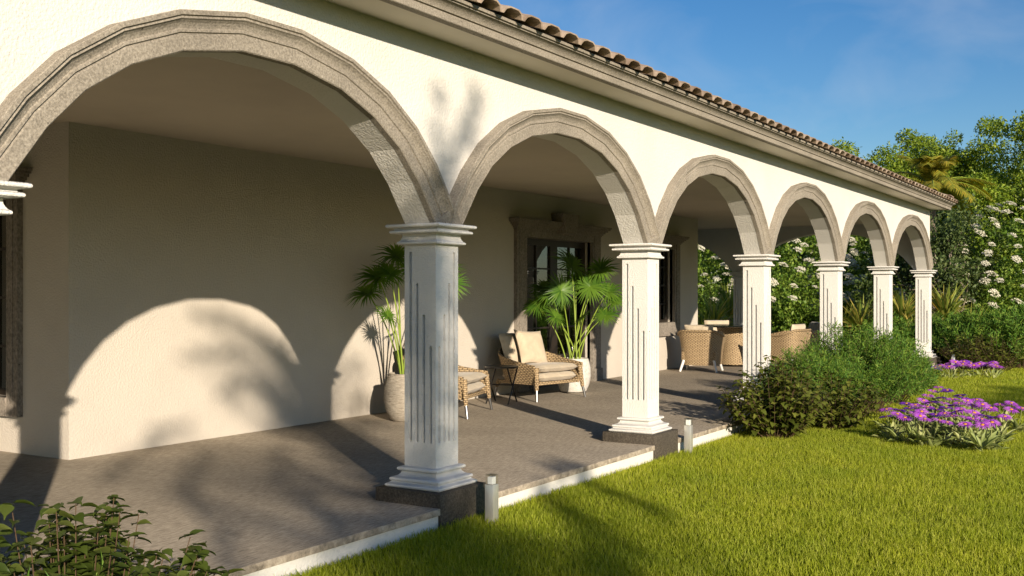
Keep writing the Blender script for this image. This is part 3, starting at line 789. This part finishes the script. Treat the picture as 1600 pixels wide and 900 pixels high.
# x is across (right in the photograph is +x -y), so crowns are laid out in the picture plane direction Rv with some depth
Rv = np.array([math.sin(YAW), -math.cos(YAW)]); Fv = np.array([math.cos(YAW), math.sin(YAW)])
def lay(lst): return [((Rv*a + Fv*b)[0], (Rv*a + Fv*b)[1], z, fd, fr) for a, b, z, fd, fr in lst]
potted_palm(POT1, M['pot_rough'], lay([(-.10, .05, 1.84, .5, .36), (-.30, .0, 1.60, .1, .36), (-.42, .04, 1.42, -.2, .36), (-.16, -.05, 1.64, .4, .32), (-.18, -.12, 1.17, .5, .25), (.06, .1, 1.70, 1.0, .32),
     (.50, .06, 1.52, .1, .30), (.48, -.02, 1.68, .2, .28), (.12, -.14, 1.22, .5, .26), (.25, .14, 1.80, .6, .32)]),
     (3.46, 2.90, ZF), 'tall fan palm in a ribbed beige pot behind the nearest full column')
potted_palm(POT2, M['pot_white'], lay([(-.02, .06, 1.82, 1.0, .47), (.40, .05, 1.76, .5, .36), (.24, .0, 1.52, .4, .40), (-.34, .0, 1.38, .2, .40), (-.52, .02, 1.24, -.1, .34), (-.18, -.06, 1.46, .5, .38),
     (-.27, -.12, 1.08, .5, .30), (.14, -.14, 1.08, .6, .28), (.50, .06, 1.44, .15, .40), (.46, .0, 1.10, .25, .32), (.58, .1, 1.30, .25, .30), (-.42, .12, 1.50, .1, .34), (.05, .16, 1.6, .6, .36)]),
     (7.44, 2.93, ZF), 'tall fan palm in a white pitted pot in front of the door')

# ------------------------------------------------------------------ grass
def inside_visible(x, y): return (y < -.275)
def make_grass():
    parts = []
    def patch(x0, x1, y0, y1, dens, h, wd, cond=None, shape='blade'):
        n = int((x1-x0)*(y1-y0)*dens); x = rng.uniform(x0, x1, n); y = rng.uniform(y0, y1, n)
        k = np.ones(n, bool)
        if cond is not None: k = cond(x, y)
        x, y = x[k], y[k]; n = len(x)
        clump = .5 + .5*np.sin(x*3.1 + 1.7*np.sin(y*2.3))*np.sin(y*3.7 + 1.3*np.sin(x*1.9))
        pos = np.stack([x, y, np.full(n, ZL - .004)], 1)
        d = rng.normal(0, .36, (n, 3)); d[:, 2] = 1; nn = rng.normal(size=(n, 3)); nn[:, 2] *= .2
        ln = h*rng.uniform(.5, 1.3, n)*(.82 + .27*clump)
        parts.append(leaves(pos, d, nn, ln, wd*rng.uniform(.7, 1.3, n), shape))
    lim = lambda x: -4.369 + .107*(x + 5.965)
    patch(-4, 1.5, -5.5, -.27, 9500, .055, .0045, lambda x, y: y > -5.2)
    patch(1.5, 7, -5.0, -.27, 6500, .052, .0055, lambda x, y: y > lim(x) - 1.2, 'tri')
    patch(7, 13, -4.6, -.27, 2600, .050, .009, lambda x, y: y > lim(x) - 1.2, 'tri')
    patch(13, 24, -4.6, 0, 1500, .05, .013, lambda x, y: (y > lim(x) - 1.2) & ((x > 17.6) | (y < -.27)), 'tri')
    patch(17.8, 30, 0, 9, 550, .055, .02, None, 'tri')
    v, t = join(parts); return link('grass', tri_mesh('grass', v, t), M['grass'])
tag(make_grass(), 'sunlit short green lawn grass in front of the terrace', 'grass', kind='stuff')

# ------------------------------------------------------------------ shrubs
def broad_shrub(name, loc, stems, leaf_len, mat, label, spread=.5, height=.8, group=None, shape='broad', pitch=.06, lean=.35, twig_r=.005):
    """upright twigs with opposite drooping leaves"""
    r = empty(name, loc, 0, label, 'shrub', group); tw = MB(); P = []; D = []; N = []; Ln = []
    for k in range(stems):
        a = rng.uniform(0, 2*np.pi); q = math.sqrt(rng.uniform(0, 1)); ex = spread*q
        h = height*(1 - .45*q*q)*rng.uniform(.72, 1.05)
        base_ = np.array([math.cos(a)*ex*.25, math.sin(a)*ex*.25, 0]); top = np.array([math.cos(a)*ex, math.sin(a)*ex, h]) + rng.normal(0, .03, 3)
        mid = base_*.4 + top*.6; mid[2] = h*.45; ts = np.linspace(0, 1, 8)[:, None]
        c_ = (1-ts)**2*base_ + 2*ts*(1-ts)*mid + ts**2*top; tw.tube(c_, np.linspace(twig_r, twig_r*.4, 8), 5)
        m = int(h/pitch); az = rng.uniform(0, 6.28)
        for j in range(2, m + 1):
            tt = j/m
            if tt < .22: continue
            p = (1-tt)**2*base_ + 2*tt*(1-tt)*mid + tt*tt*top
            for s_ in range(3 if j == m else 2):
                aa = az + j*1.57 + s_*(2.09 if j == m else math.pi) + rng.normal(0, .25)
                P.append(p + rng.normal(0, .006, 3)); D.append((math.cos(aa), math.sin(aa), rng.normal(-.05, .28))); N.append((rng.normal(0, .25), rng.normal(0, .25), 1)); Ln.append(leaf_len*rng.uniform(.65, 1.2)*(1.15 - .35*tt))
    v, t = leaves(np.array(P), np.array(D), np.array(N), np.array(Ln), np.array(Ln)*rng.uniform(.6, .8, len(Ln)), shape)
    link('foliage', tri_mesh('foliage', v, t), mat, r, 180); tw.build('stem', M['twig'], r, 60); return r
def feather_shrub(name, loc, n, spread, height, mat, label, group=None, blade=(.05, .0045), per=70, squash=1.):
    r = empty(name, loc, 0, label, 'shrub', group); tw = MB(); parts = []
    for k in range(n):
        a = rng.uniform(0, 2*np.pi); q = math.sqrt(rng.uniform(0, 1)); ex = spread*q
        h = height*(1.02 - .5*q*q)*rng.uniform(.7, 1.08)
        b0 = np.array([math.cos(a)*ex*.35, math.sin(a)*ex*.35*squash, 0]); top = np.array([math.cos(a)*ex, math.sin(a)*ex*squash, h]); mid = b0*.5 + top*.5; mid[2] = h*.75
        ts = np.linspace(0, 1, 6)[:, None]; c_ = (1-ts)**2*b0 + 2*ts*(1-ts)*mid + ts**2*top; tw.tube(c_, np.linspace(.004, .0015, 6), 4)
        tt = rng.uniform(.25, 1, per)[:, None]; p = (1-tt)**2*b0 + 2*tt*(1-tt)*mid + tt*tt*top + rng.normal(0, .03, (per, 3))
        d = rand_dirs(per, .55); d += unit(top - b0)*.35
        parts.append(leaves(p, d, rand_dirs(per), blade[0]*rng.uniform(.6, 1.4, per), blade[1]*rng.uniform(.8, 1.3, per), 'diamond'))
    v, t = join(parts); link('foliage', tri_mesh('foliage', v, t), mat, r); tw.build('stem', M['twig'], r, 60); return r

broad_shrub('leafy_shrub', (-3.66, -1.16, ZL), 170, .078, M['near_leaf'], 'dense dark green leafy shrub at the near edge of the terrace', .58, .83, None, 'leafy', .040, twig_r=.004)
broad_shrub('leafy_shrub', (-3.42, -1.34, ZL), 50, .074, M['near_leaf'], 'small leafy shrub right of the near dark shrub, reaching over the terrace edge', .38, .58, None, 'leafy', .040, twig_r=.004)
feather_shrub('feathery_shrub', (-3.92, -1.42, ZL), 70, .36, .62, M['feather'], 'fine leaved feathery shrub under the near leafy shrub', None, (.06, .004), 60)
DS = 'dark leafy shrubs between lawn and terrace'
broad_shrub('leafy_shrub', (5.3, -.72, ZL), 120, .10, M['dark_leaf'], 'olive brown leafy shrub right of the third full column foot', .62, .82, DS, 'broad', .05)
broad_shrub('leafy_shrub', (6.45, -1.06, ZL), 90, .095, M['dark_leaf'], 'lower olive brown leafy shrub beside the large daisy patch', .62, .66, DS, 'broad', .05)
FS = 'feathery green shrubs in front of the arcade'
feather_shrub('feathery_shrub', (6.9, -.66, ZL), 220, .70, .86, M['feather'], 'feathery green shrub just behind the olive brown shrubs', FS, (.055, .006), 110)
feather_shrub('feathery_shrub', (8.3, -.84, ZL), 260, .92, 1.12, M['feather'], 'tall feathery green shrub in front of the fourth full column', FS, (.06, .0075), 110)
feather_shrub('feathery_shrub', (9.7, -.88, ZL), 220, .80, .96, M['feather'], 'feathery green shrub in front of the fifth full column', FS, (.065, .009), 100)
feather_shrub('feathery_shrub', (11.0, -.84, ZL), 110, .55, .42, M['feather'], 'low feathery green shrub short of the last column', FS, (.065, .01), 90)

# ------------------------------------------------------------------ daisies
def daisy_meshes():
    out_ = {}
    nl = 22; a = np.linspace(0, 2*np.pi, nl, endpoint=False) + rng.normal(0, .04, nl)
    d = np.stack([np.cos(a), np.sin(a), np.full(nl, .06) + rng.normal(0, .05, nl)], 1)
    T = np.repeat(np.array([[0, 0, 1.]]), nl, 0)
    v, t = leaves(d*.012*np.array([1, 1, 0]), d, T,   .074*rng.uniform(.92, 1.08, nl), .0185, 'broad'); out_['petals'] = tri_mesh('petals', v, t)
    mb = MB(); mb.lathe([(.001, .012), (.010, .011), (.017, .006), (.019, -.002), (.012, -.008), (.001, -.009)], 14); out_['disc'] = mb
    return out_
DM = daisy_meshes()
def daisy(kind):
    r = empty('daisy_plant'); pm = DM['petals'].copy(); f = link('flower', pm, M[kind], r)
    disc = DM['disc'].build('flower_disc', M['disc'], f, 60)
    mb = MB(); mb.tube([(0, 0, -.36), (.012, .004, -.2), (0, 0, -.006)], [.005, .0045, .0035], 6); mb.build('stalk', M['daisy_leaf'], r, 60).location = (0, 0, 0)
    n = 13; a = rng.uniform(0, 6.28, n); p = np.stack([np.cos(a)*.02, np.sin(a)*.02, np.full(n, -.34) + rng.uniform(0, .10, n)], 1)
    d = np.stack([np.cos(a), np.sin(a), rng.uniform(.4, 1.8, n)], 1)
    v, t = leaves(p, d, np.repeat(np.array([[0, 0, 1.]]), n, 0), rng.uniform(.13, .24, n), rng.uniform(.045, .075, n), 'leafy')
    link('leaves', tri_mesh('leaves', v, t), M['daisy_leaf'], r, 180); return r
protos = [daisy('petal'), daisy('petal_deep'), daisy('petal')]
used = set()
def put_daisy(x, y, zt, k, tilt, label, group, sc=1.):
    if k not in used: o = protos[k]; used.add(k)
    else: o = copy_tree(protos[k])
    o.location = (x, y, ZL + zt); o.rotation_euler = (Matrix.Rotation(tilt[0], 3, 'X') @ Matrix.Rotation(tilt[1], 3, 'Y') @ Matrix.Rotation(rng.uniform(0, 6.28), 3, 'Z')).to_euler(); o.scale = (sc,)*3
    tag(o, label, 'flower', group)
def unproj(u, v, z):
    F = np.array([math.cos(YAW), math.sin(YAW), 0]); Rr = np.array([math.sin(YAW), -math.cos(YAW), 0])
    d = F + Rr*(u-800)/1657.1 + np.array([0, 0, 1.])*(457.7-v)/1657.1; return CAM + d*(z-CAM[2])/d[2]
NEAR = [(1385,640,0),(1402,647,0),(1414,653,0),(1438,650,0),(1384,651,1),(1468,657,0),(1476,646,0),(1449,636,0),(1421,638,1),(1430,633,0),(1455,629,1),(1478,637,1),(1502,640,0),(1510,653,0),
        (1534,655,0),(1508,663,0),(1535,664,0),(1545,641,0),(1540,650,1),(1570,651,0),(1562,632,0),(1580,630,0),(1520,634,0),(1512,626,0),(1495,643,1),(1488,624,0),(1470,622,1),(1475,612,1),
        (1466,605,0),(1480,610,1),(1500,618,1),(1526,625,0),(1450,618,0),(1458,611,0),(1440,643,0),(1555,652,1),(1597,638,0),(1522,645,0),(1430,645,0),(1445,655,0),(1487,650,0),(1498,630,0),(1535,632,0),(1550,660,0),(1480,660,0),(1520,655,0),(1462,648,1),(1475,630,0),(1548,637,0),(1506,622,1),(1443,626,0),(1580,640,0),(1490,634,1),(1463,640,1),(1405,641,1),(1416,631,1)]
GN = 'purple daisies in the near patch'
for i, (u, v, k) in enumerate(NEAR):
    zt = .27 + .03*rng.normal()*.6
    p = unproj(u, v, ZL + zt)
    lb = 'pinkish purple daisy with an orange centre in the near flower patch' if k == 0 else 'deep violet daisy in the near flower patch'
    if (u, v) == (1597, 638): lb = 'purple daisy standing alone at the right edge of the near patch'
    elif (u, v) == (1508, 663): lb = 'frontmost purple daisy of the near patch, facing the camera with open orange centre'
    tilt = (rng.normal(.13, .13), rng.normal(-.16, .13)) if k == 0 else (rng.normal(-.05, .14), rng.normal(.10, .12))
    o = put_daisy(p[0], p[1], zt, 1 if k == 1 else (0 if i % 2 else 2), tilt, lb, GN if 'alone' not in lb and 'frontmost' not in lb else None, rng.uniform(.92, 1.15))
for i in range(16):
    u = 1462 + i*6.6 + rng.normal(0, 2); p = unproj(u, 574 - 5*math.sin(i/15*math.pi) + rng.normal(0, 2), ZL + .2)
    put_daisy(p[0], p[1], .22, 1 if i % 4 == 0 else 0, (rng.normal(0, .2), rng.normal(-.2, .2)), 'purple daisy in the distant patch beyond the last column' if i % 4 else 'violet daisy in the distant patch beyond the last column', 'purple daisies in the far patch', 1.45)
# ------------------------------------------------------------------ background trees and shrubs
def pix_at(u, depth):      # ground point under picture column u at a given depth
    p = CAM[:2] + Fv*depth + Rv*(u-800)/1657.1*depth; return p
def limb(mb, p, d, ln, r, level, ends):
    n = 6; pts = [np.array(p, float)]; d = np.array(d, float)
    for i in range(n):
        d = unit(d + rng.normal(0, .13, 3) + np.array([0, 0, .05])); pts.append(pts[-1] + d*ln/n)
    rad = np.linspace(r, r*.5, n+1); mb.tube(pts, rad, 7 if level < 2 else 5)
    if level >= 2: ends.append(pts[-1]); ends.append(pts[-3]); return
    for k in range(3 if level == 0 else 3):
        j = n - k if level else n - k; q = pts[max(2, j)]
        dd = unit(d*.6 + rng.normal(0, .55, 3) + np.array([0, 0, .25])); limb(mb, q, dd, ln*rng.uniform(.6, .8), r*.5, level+1, ends)
def leaf_tree(name, loc, h, cr, mat, label, group, trunk_h=None, nl=9000, leaf=.13, lobes=26, bark='bark', zmin=.25, clump=.5, cat='tree', lean=(0, 0), shape='diamond', seedlobes=None, multi=1):
    r = empty(name, (loc[0], loc[1], ZL), 0, label, cat, group)
    mb = MB(); ends = []; th = trunk_h or h*.35
    for m in range(multi):
        a = rng.uniform(0, 6.28); off = np.array([math.cos(a), math.sin(a), 0])*(.25*(multi > 1))
        limb(mb, off*.3, unit(np.array([lean[0], lean[1], 1]) + off*.8), th, h*.02/math.sqrt(multi) + .02, 0, ends)
    mb.build('trunk', M[bark], r, 60)
    # crown: lobes in an uneven ellipsoid
    zc = h*(zmin + (1-zmin)/2); rz = h*(1-zmin)/2
    C = []
    while len(C) < lobes:
        p = rng.uniform(-1, 1, 3); q = np.linalg.norm(p)
        if q > 1 or q < .45: continue
        C.append((p[0]*cr*.85, p[1]*cr*.85, zc + p[2]*rz*.85))
    C += [tuple(e) for e in ends if e[2] > h*zmin]
    C = np.array(C); k = len(C); size = clump*cr*rng.uniform(.45, 1.05, k)*.55; wgt = size**2; wgt /= wgt.sum()
    pick = rng.choice(k, nl, p=wgt); dirs = rand_dirs(nl, .15); rad = size[pick]*rng.uniform(.25, 1.05, nl)**.6
    pos = C[pick] + dirs*rad[:, None]*np.array([1, 1, .9])
    sub = rng.normal(0, .06, (nl, 3)); pos += sub
    pos = pos[(pos[:, 2] > .1)]; nl = len(pos)
    d = rand_dirs(nl, -.25) + dirs[:nl]*.5; nn = rand_dirs(nl, .9)
    ln = leaf*rng.uniform(.6, 1.3, nl)
    v, t = leaves(pos, d, nn, ln, ln*.55, shape); link('crown', tri_mesh('crown', v, t), mat, r); return r
BT = 'trees behind the villa'
trees = [ (1358, 48, 9.1, 2.9, 'tree_a', 'bright green tree rising just over the far roof end'),
          (1440, 50, 9.8, 2.3, 'tree_a', 'slender topped green tree standing behind the palm'),
          (1520, 46, 9.8, 2.7, 'tree_a', 'tall bushy green tree right of the palm'),
          (1605, 44, 9.6, 2.7, 'tree_a', 'tall bright green tree at the right edge of the photo'),
          (1560, 40, 6.6, 2.6, 'tree_a', 'wide lower green tree beside the flowering shrub at the right'),
          (1484, 47, 9.3, 2.5, 'tree_a', 'mid green tree filling the gap below the palm'),
          (1402, 47, 8.6, 2.5, 'tree_a', 'mid green tree behind the left side of the palm'),
          (1690, 40, 9.2, 3.0, 'tree_b', 'deep green tree beyond the right edge'),
          (1240, 52, 6.0, 2.8, 'tree_b', 'deep green tree seen through the middle arches'),
          (1100, 54, 6.0, 3.0, 'tree_b', 'deep green tree seen past the end of the rear wall'),
          (1420, 44, 5.6, 2.6, 'tree_b', 'deep green round tree behind the last arch')]
for (u, dpt, h, cr_, mt, lb) in trees:
    leaf_tree('leafy_tree', pix_at(u, dpt), h, cr_, M[mt], lb, BT, None, 30000, .13, 64, 'bark', .08, .46)
leaf_tree('slender_tree', pix_at(1500, 27), 4.4, 1.25, M['tree_c'], 'airy grey green tree with pale leaning stems right of the last column', None, 1.5, 7000, .10, 22, 'barkpale', .28, .6, multi=4)
leaf_tree('slender_tree', pix_at(1415, 29), 4.2, 1.3, M['tree_c'], 'airy grey green tree seen through the last arch', None, 1.5, 7000, .11, 22, 'barkpale', .25, .6, multi=3)

def umbel_mesh():
    n = 90; a = rng.uniform(0, 6.28, n); q = np.sqrt(rng.uniform(0, 1, n)); p = np.stack([np.cos(a)*q*.5, np.sin(a)*q*.5, .22*(1-q*q)], 1)
    d = rand_dirs(n); d[:, 2] *= .3; v, t = leaves(p, d, np.repeat(np.array([[0, 0, 1.]]), n, 0) + rng.normal(0, .3, (n, 3)), .2, .16, 'diamond'); return tri_mesh('flower_head', v, t)
UM = [umbel_mesh() for _ in range(3)]
for m_ in UM: m_.materials.append(M['umbel'])
def flowering(loc, h, cr, nf, label, group='white flowering shrubs in the garden', size=.21, nl=15000):
    r = leaf_tree('flowering_shrub', loc, h, cr, M['elder'], label, group, .5, nl, .12, 44, 'bark', .06, .5, cat='shrub', multi=3)
    back = math.atan2(-Fv[1], -Fv[0])
    for i in range(nf):
        q_ = (i + .5)/nf; a = back + ((i*.618034) % 1 - .5)*math.pi*1.15 + rng.normal(0, .08); b = math.asin(np.clip(-.5 + 1.45*q_ + rng.normal(0, .04), -.6, .98))
        dv_ = np.array([math.cos(a)*math.cos(b), math.sin(a)*math.cos(b), math.sin(b)])
        o = bpy.data.objects.new('flower_head', UM[i % 3]); COL.objects.link(o); o.parent = r
        o.location = (dv_[0]*cr*1.06, dv_[1]*cr*1.06, h*.53 + dv_[2]*h*.48); s_ = size*rng.uniform(.7, 1.4); o.scale = (s_,)*3
        o.rotation_euler = (rng.normal(.32, .15), rng.normal(-.38, .15), rng.uniform(-.3, .3))
    return r
p_ = pix_at(1235, 31); flowering(p_, 4.3, 1.75, 95, 'large white flowering shrub seen through the third and fourth arches')
p_ = pix_at(1340, 31.5); flowering(p_, 4.0, 1.35, 80, 'white flowering shrub seen between the fourth and fifth columns')
p_ = pix_at(1105, 33); flowering(p_, 4.2, 1.5, 80, 'white flowering shrub seen past the end of the rear wall')
p_ = pix_at(1600, 27); flowering(p_, 3.9, 1.65, 95, 'large white flowering shrub at the right edge beyond the lawn')

# tall palm behind the roof
def frond(mb, parts, o, az, el, ln, droop, nlf=46, lw=.03, ll=.5):
    d = np.array([math.cos(az)*math.cos(el), math.sin(az)*math.cos(el), math.sin(el)]); ts = np.linspace(0, 1, 14)
    pts = np.array([o + d*ln*t_ + np.array([0, 0, -droop*t_**2.2*ln]) for t_ in ts]); mb.tube(pts, np.linspace(.028, .006, 14)*ln/2.2, 5)
    s = unit(np.array([-math.sin(az), math.cos(az), 0])); tt = np.linspace(.12, 1, nlf)
    P = np.stack([np.interp(tt, ts, pts[:, k]) for k in range(3)], 1); tg = unit(np.gradient(P, axis=0)); up = unit(np.cross(tg, s))
    up *= np.sign(up[:, 2:3] + 1e-6)
    for sg in (-1, 1):
        L_ = ll*np.sin(np.clip(tt*2.6 + .35, 0, math.pi))**.6*.9 + .06
        dd = tg*.75 + sg*s*.75 + np.array([0, 0, -.25]) + rng.normal(0, .07, (nlf, 3)); parts.append(leaves(P, dd, up, L_, lw, 'blade'))
def feather_palm(loc, h, nf, ln, label, mat, r0=.16, elr=(-.1, 1.2), droop=(.25, .6), azs=None, group=None, ll=.5, lw=.035):
    r = empty('feather_palm', (loc[0], loc[1], ZL), 0, label, 'palm', group); mb = MB()
    zz = np.linspace(0, h, 22); mb.tube([(.06*math.sin(z*.5), .04*math.cos(z*.4), z) for z in zz], [r0*(1.15 - .3*z/h)*(1.06 if i % 2 else .96) for i, z in enumerate(zz)], 10); mb.build('trunk', M['bark'], r, 60)
    st = MB(); parts = []; o = np.array([.06*math.sin(h*.5), .04*math.cos(h*.4), h])
    for k in range(nf):
        az = k*2.399 + rng.normal(0, .15) if azs is None else azs[k][0]
        el = rng.uniform(*elr) if azs is None else azs[k][1]
        frond(st, parts, o, az, el, (ln if azs is None else azs[k][2])*rng.uniform(.8, 1.15), rng.uniform(*droop) if azs is None else azs[k][3], 54, lw, ll)
    v, t = join(parts); link('fronds', tri_mesh('fronds', v, t), mat, r); st.build('frond_stem', M['cane'], r, 60); return r
feather_palm(pix_at(1455, 33), 4.85, 34, 2.0, 'golden green feather palm whose crown shows above the far roof end', M['palm'], .15, (.1, 1.45), (.3, .7), ll=.44, lw=.028)

# spiky plants
def spiky(loc, n, ln, label, group='spiky leaved plants beyond the arcade', z=.1, lw=.05, cat='plant'):
    r = empty('spiky_plant', (loc[0], loc[1], ZL), 0, label, cat, group)
    mb = MB(); mb.tube([(0, 0, 0), (.02, 0, z*.6), (0, 0, z+.05)], [.10, .08, .06], 8); mb.build('trunk', M['bark'], r, 60)
    el = rng.uniform(-.15, 1.4, n); az = rng.uniform(0, 6.28, n); d = np.stack([np.cos(az)*np.cos(el), np.sin(az)*np.cos(el), np.sin(el)], 1)
    v, t = leaves(np.repeat(np.array([[0, 0, z]]), n, 0) + d*.05, d, np.repeat(np.array([[0, 0, 1.]]), n, 0) + rng.normal(0, .2, (n, 3)), ln*rng.uniform(.6, 1.1, n), lw, 'blade')
    link('leaves', tri_mesh('leaves', v, t), M['spike'], r); return r
for (u, dp, n, ln, z, lb) in ((1478, 25.5, 130, .85, .95, 'spiky plant just right of the last column shaft'), (1410, 26, 120, .8, .85, 'spiky plant seen between the last two columns'),
        (1520, 25, 130, .9, .35, 'low spiky plant under the airy tree at the right'), (1345, 27, 110, .8, .6, 'spiky plant seen left of the fifth full column'),
        (1325, 27.5, 110, .8, .35, 'low spiky plant beside the fourth full column'), (1115, 28, 130, .9, .6, 'spiky plant seen over the dining chairs'), (1140, 29, 120, .95, .9, 'taller spiky plant left of the corner column'),
        (1098, 27.5, 110, .8, .3, 'low spiky plant at the end of the rear wall'), (1440, 25.2, 110, .8, .3, 'low spiky plant behind the last column')):
    spiky(pix_at(u, dp), n, ln*1.15, lb, z=z, lw=.06)
GF = 'feathery shrubs at the far side of the lawn'
for (u, dp, sp, hh, lb) in ((1530, 22.6, 1.0, 1.15, 'feathery green shrub behind the far daisy patch'), (1595, 22.2, 1.1, 1.25, 'feathery green shrub at the far right behind the lawn'),
        (1480, 24, .9, 1.1, 'feathery green shrub close behind the far bollard light'), (1660, 22.5, 1.2, 1.3, 'feathery green shrub beyond the right edge'), (1395, 24.5, .9, 1.0, 'feathery green shrub seen behind the last arch')):
    q = pix_at(u, dp); feather_shrub('feathery_shrub', (q[0], q[1], ZL), 170, sp, hh, M['feather'], lb, GF, (.10, .016), 80)
for (u, dp, lb) in ((1520, 21.6, 'olive brown leafy shrub right behind the far daisies'), (1560, 21.4, 'olive brown leafy shrub at the right of the far daisies')):
    q = pix_at(u, dp); broad_shrub('leafy_shrub', (q[0], q[1], ZL), 70, .10, M['dark_leaf'], lb, .75, .75, 'dark leafy shrubs at the far side of the lawn', 'diamond', .07)
# hedge closing the view low behind the arches
hq = []
for i, u in enumerate((1085, 1130, 1180, 1230, 1280, 1330, 1380, 1430, 1490, 1560, 1640)):
    q = pix_at(u, 38 + (i % 3)); leaf_tree('hedge_shrub', q, 2.4 + .5*(i % 3), 1.7, M['tree_b'], 'dense dark green hedge shrub at the back of the garden', 'hedge shrubs at the back of the garden', .5, 5200, .16, 26, 'bark', .02, .6, cat='shrub')

# trees behind the viewpoint: their loose foliage throws the soft shadows on the column, terrace and lawn
def shade_tree(x0, y0, clusters, label, h, name='slim_tree'):
    """clusters: (x, z, radius, density) in the vertical plane of the tree facing the villa"""
    r = empty(name, (x0, y0, ZL), 0, label, 'tree', 'trees behind the viewpoint'); mb = MB(); parts = []
    zz = np.linspace(0, h, 14); mb.tube([(.05*math.sin(z*.9), 0, z) for z in zz], np.linspace(.10, .025, 14), 8)
    for x, z, rad, od in clusters:
        x += .78*(y0 + 12); z -= .36*(y0 + 12); od *= .72          # slide back along the sun's direction
        n = int(od*math.pi*rad*rad/.0009) + 3
        p = rand_dirs(n)*(rad*rng.uniform(0, 1, n)**.4)[:, None]*np.array([1, 1.3, 1]) + np.array([x - x0, rng.normal(0, .06), z - ZL])
        ln = .08*rng.uniform(.7, 1.3, n); parts.append(leaves(p, rand_dirs(n, -.3), rand_dirs(n, .4), ln, ln*.55, 'diamond'))
        zb = min(h*.97, max(.8, (z - ZL) - abs(x - x0)*.7 - .15)); b0 = np.array([.05*math.sin(zb*.9), 0, zb]); e = np.array([x - x0, 0, z - ZL])
        mb.tube([b0, b0*.5 + e*.5 + np.array([0, 0, .06]), e], [.012, .008, .004], 4)
    v, t = join(parts); link('crown', tri_mesh('crown', v, t), M['tree_b'], r); mb.build('trunk', M['bark'], r, 60)
def string(pts, rad, od, step=.045):
    o = []
    for (xa, za), (xb, zb) in zip(pts[:-1], pts[1:]):
        k = max(1, int(math.hypot(xb-xa, zb-za)/step))
        o += [(xa + (xb-xa)*i/k, za + (zb-za)*i/k, rad, od) for i in range(k)]
    return o + [(pts[-1][0], pts[-1][1], rad, od)]
A = [(-9.36, z, .38, .66) for z in np.arange(3.75, 6.2, .3)]
A += [(-9.32, 6.95, .10, .8), (-9.36, 6.74, .13, .7), (-9.28, 6.53, .13, .6), (-9.3, 6.3, .2, .6)] + string([(-8.86, 7.1), (-8.91, 6.84), (-8.95, 6.65)], .06, .6) + [(-8.95, 6.4, .12, .5)]
A += string([(-10.99, 5.28), (-11.25, 5.06), (-11.4, 4.84), (-11.31, 4.64), (-11.23, 4.46), (-11.25, 4.2), (-11.2, 4.0)], .065, .42)
A += string([(-10.1, 5.2), (-10.27, 5.09), (-10.40, 4.9), (-10.44, 4.75), (-10.4, 4.55), (-10.36, 4.38), (-10.43, 4.1)], .055, .45)
A += string([(-11.25, 5.72), (-11.58, 5.6), (-11.75, 5.45), (-11.95, 5.3), (-12.07, 5.15)], .07, .3)
A += string([(-10.74, 5.86), (-10.58, 6.03), (-10.42, 6.05), (-10.24, 6.0), (-10.06, 5.87), (-9.93, 5.72), (-9.98, 5.59)], .055, .3)
A += [(-10.1, 6.03, .15, .4), (-9.9, 5.92, .17, .5), (-9.72, 5.77, .17, .5), (-9.77, 5.6, .14, .4)]
A += string([(-11.05, 6.72), (-10.72, 6.71), (-10.41, 6.62), (-10.01, 6.46), (-9.75, 6.3)], .07, .2) + string([(-11.2, 6.3), (-11.0, 6.4), (-10.76, 6.38), (-10.41, 6.3)], .07, .16)
A += [(-9.26, 3.72, .42, 1.3), (-8.86, 3.52, .3, 1.3), (-9.86, 3.87, .25, 1.1), (-9.66, 3.52, .3, 1.2)]
A += string([(-8.31, 3.56), (-8.24, 3.72), (-8.18, 3.87), (-8.06, 4.07)], .09, .5) + string([(-7.38, 3.6), (-7.38, 3.87), (-7.46, 4.22), (-7.76, 4.17)], .08, .5)
A += [(-8.71, 5.72, .2, .9), (-8.66, 5.37, .2, .9), (-8.71, 6.07, .17, .6)]
shade_tree(-9.36 - .78*.5, -12.5, A, 'slim loose leaved tree behind the viewpoint in line with the nearest column', 6.9)
B = [(x + 6.24, 3.24 + .05*math.sin(x*5), .16, 1.6) for x in np.arange(-4.4, -.6, .26)] + [(.54, 4.72, .2, 1.), (3.74, 2.5, .5, 1.), (4.44, 2.1, .6, 1.)]
shade_tree(-2.2, -20.0, B, 'low loose leaved tree out on the lawn to the right of the viewpoint', 6.2)
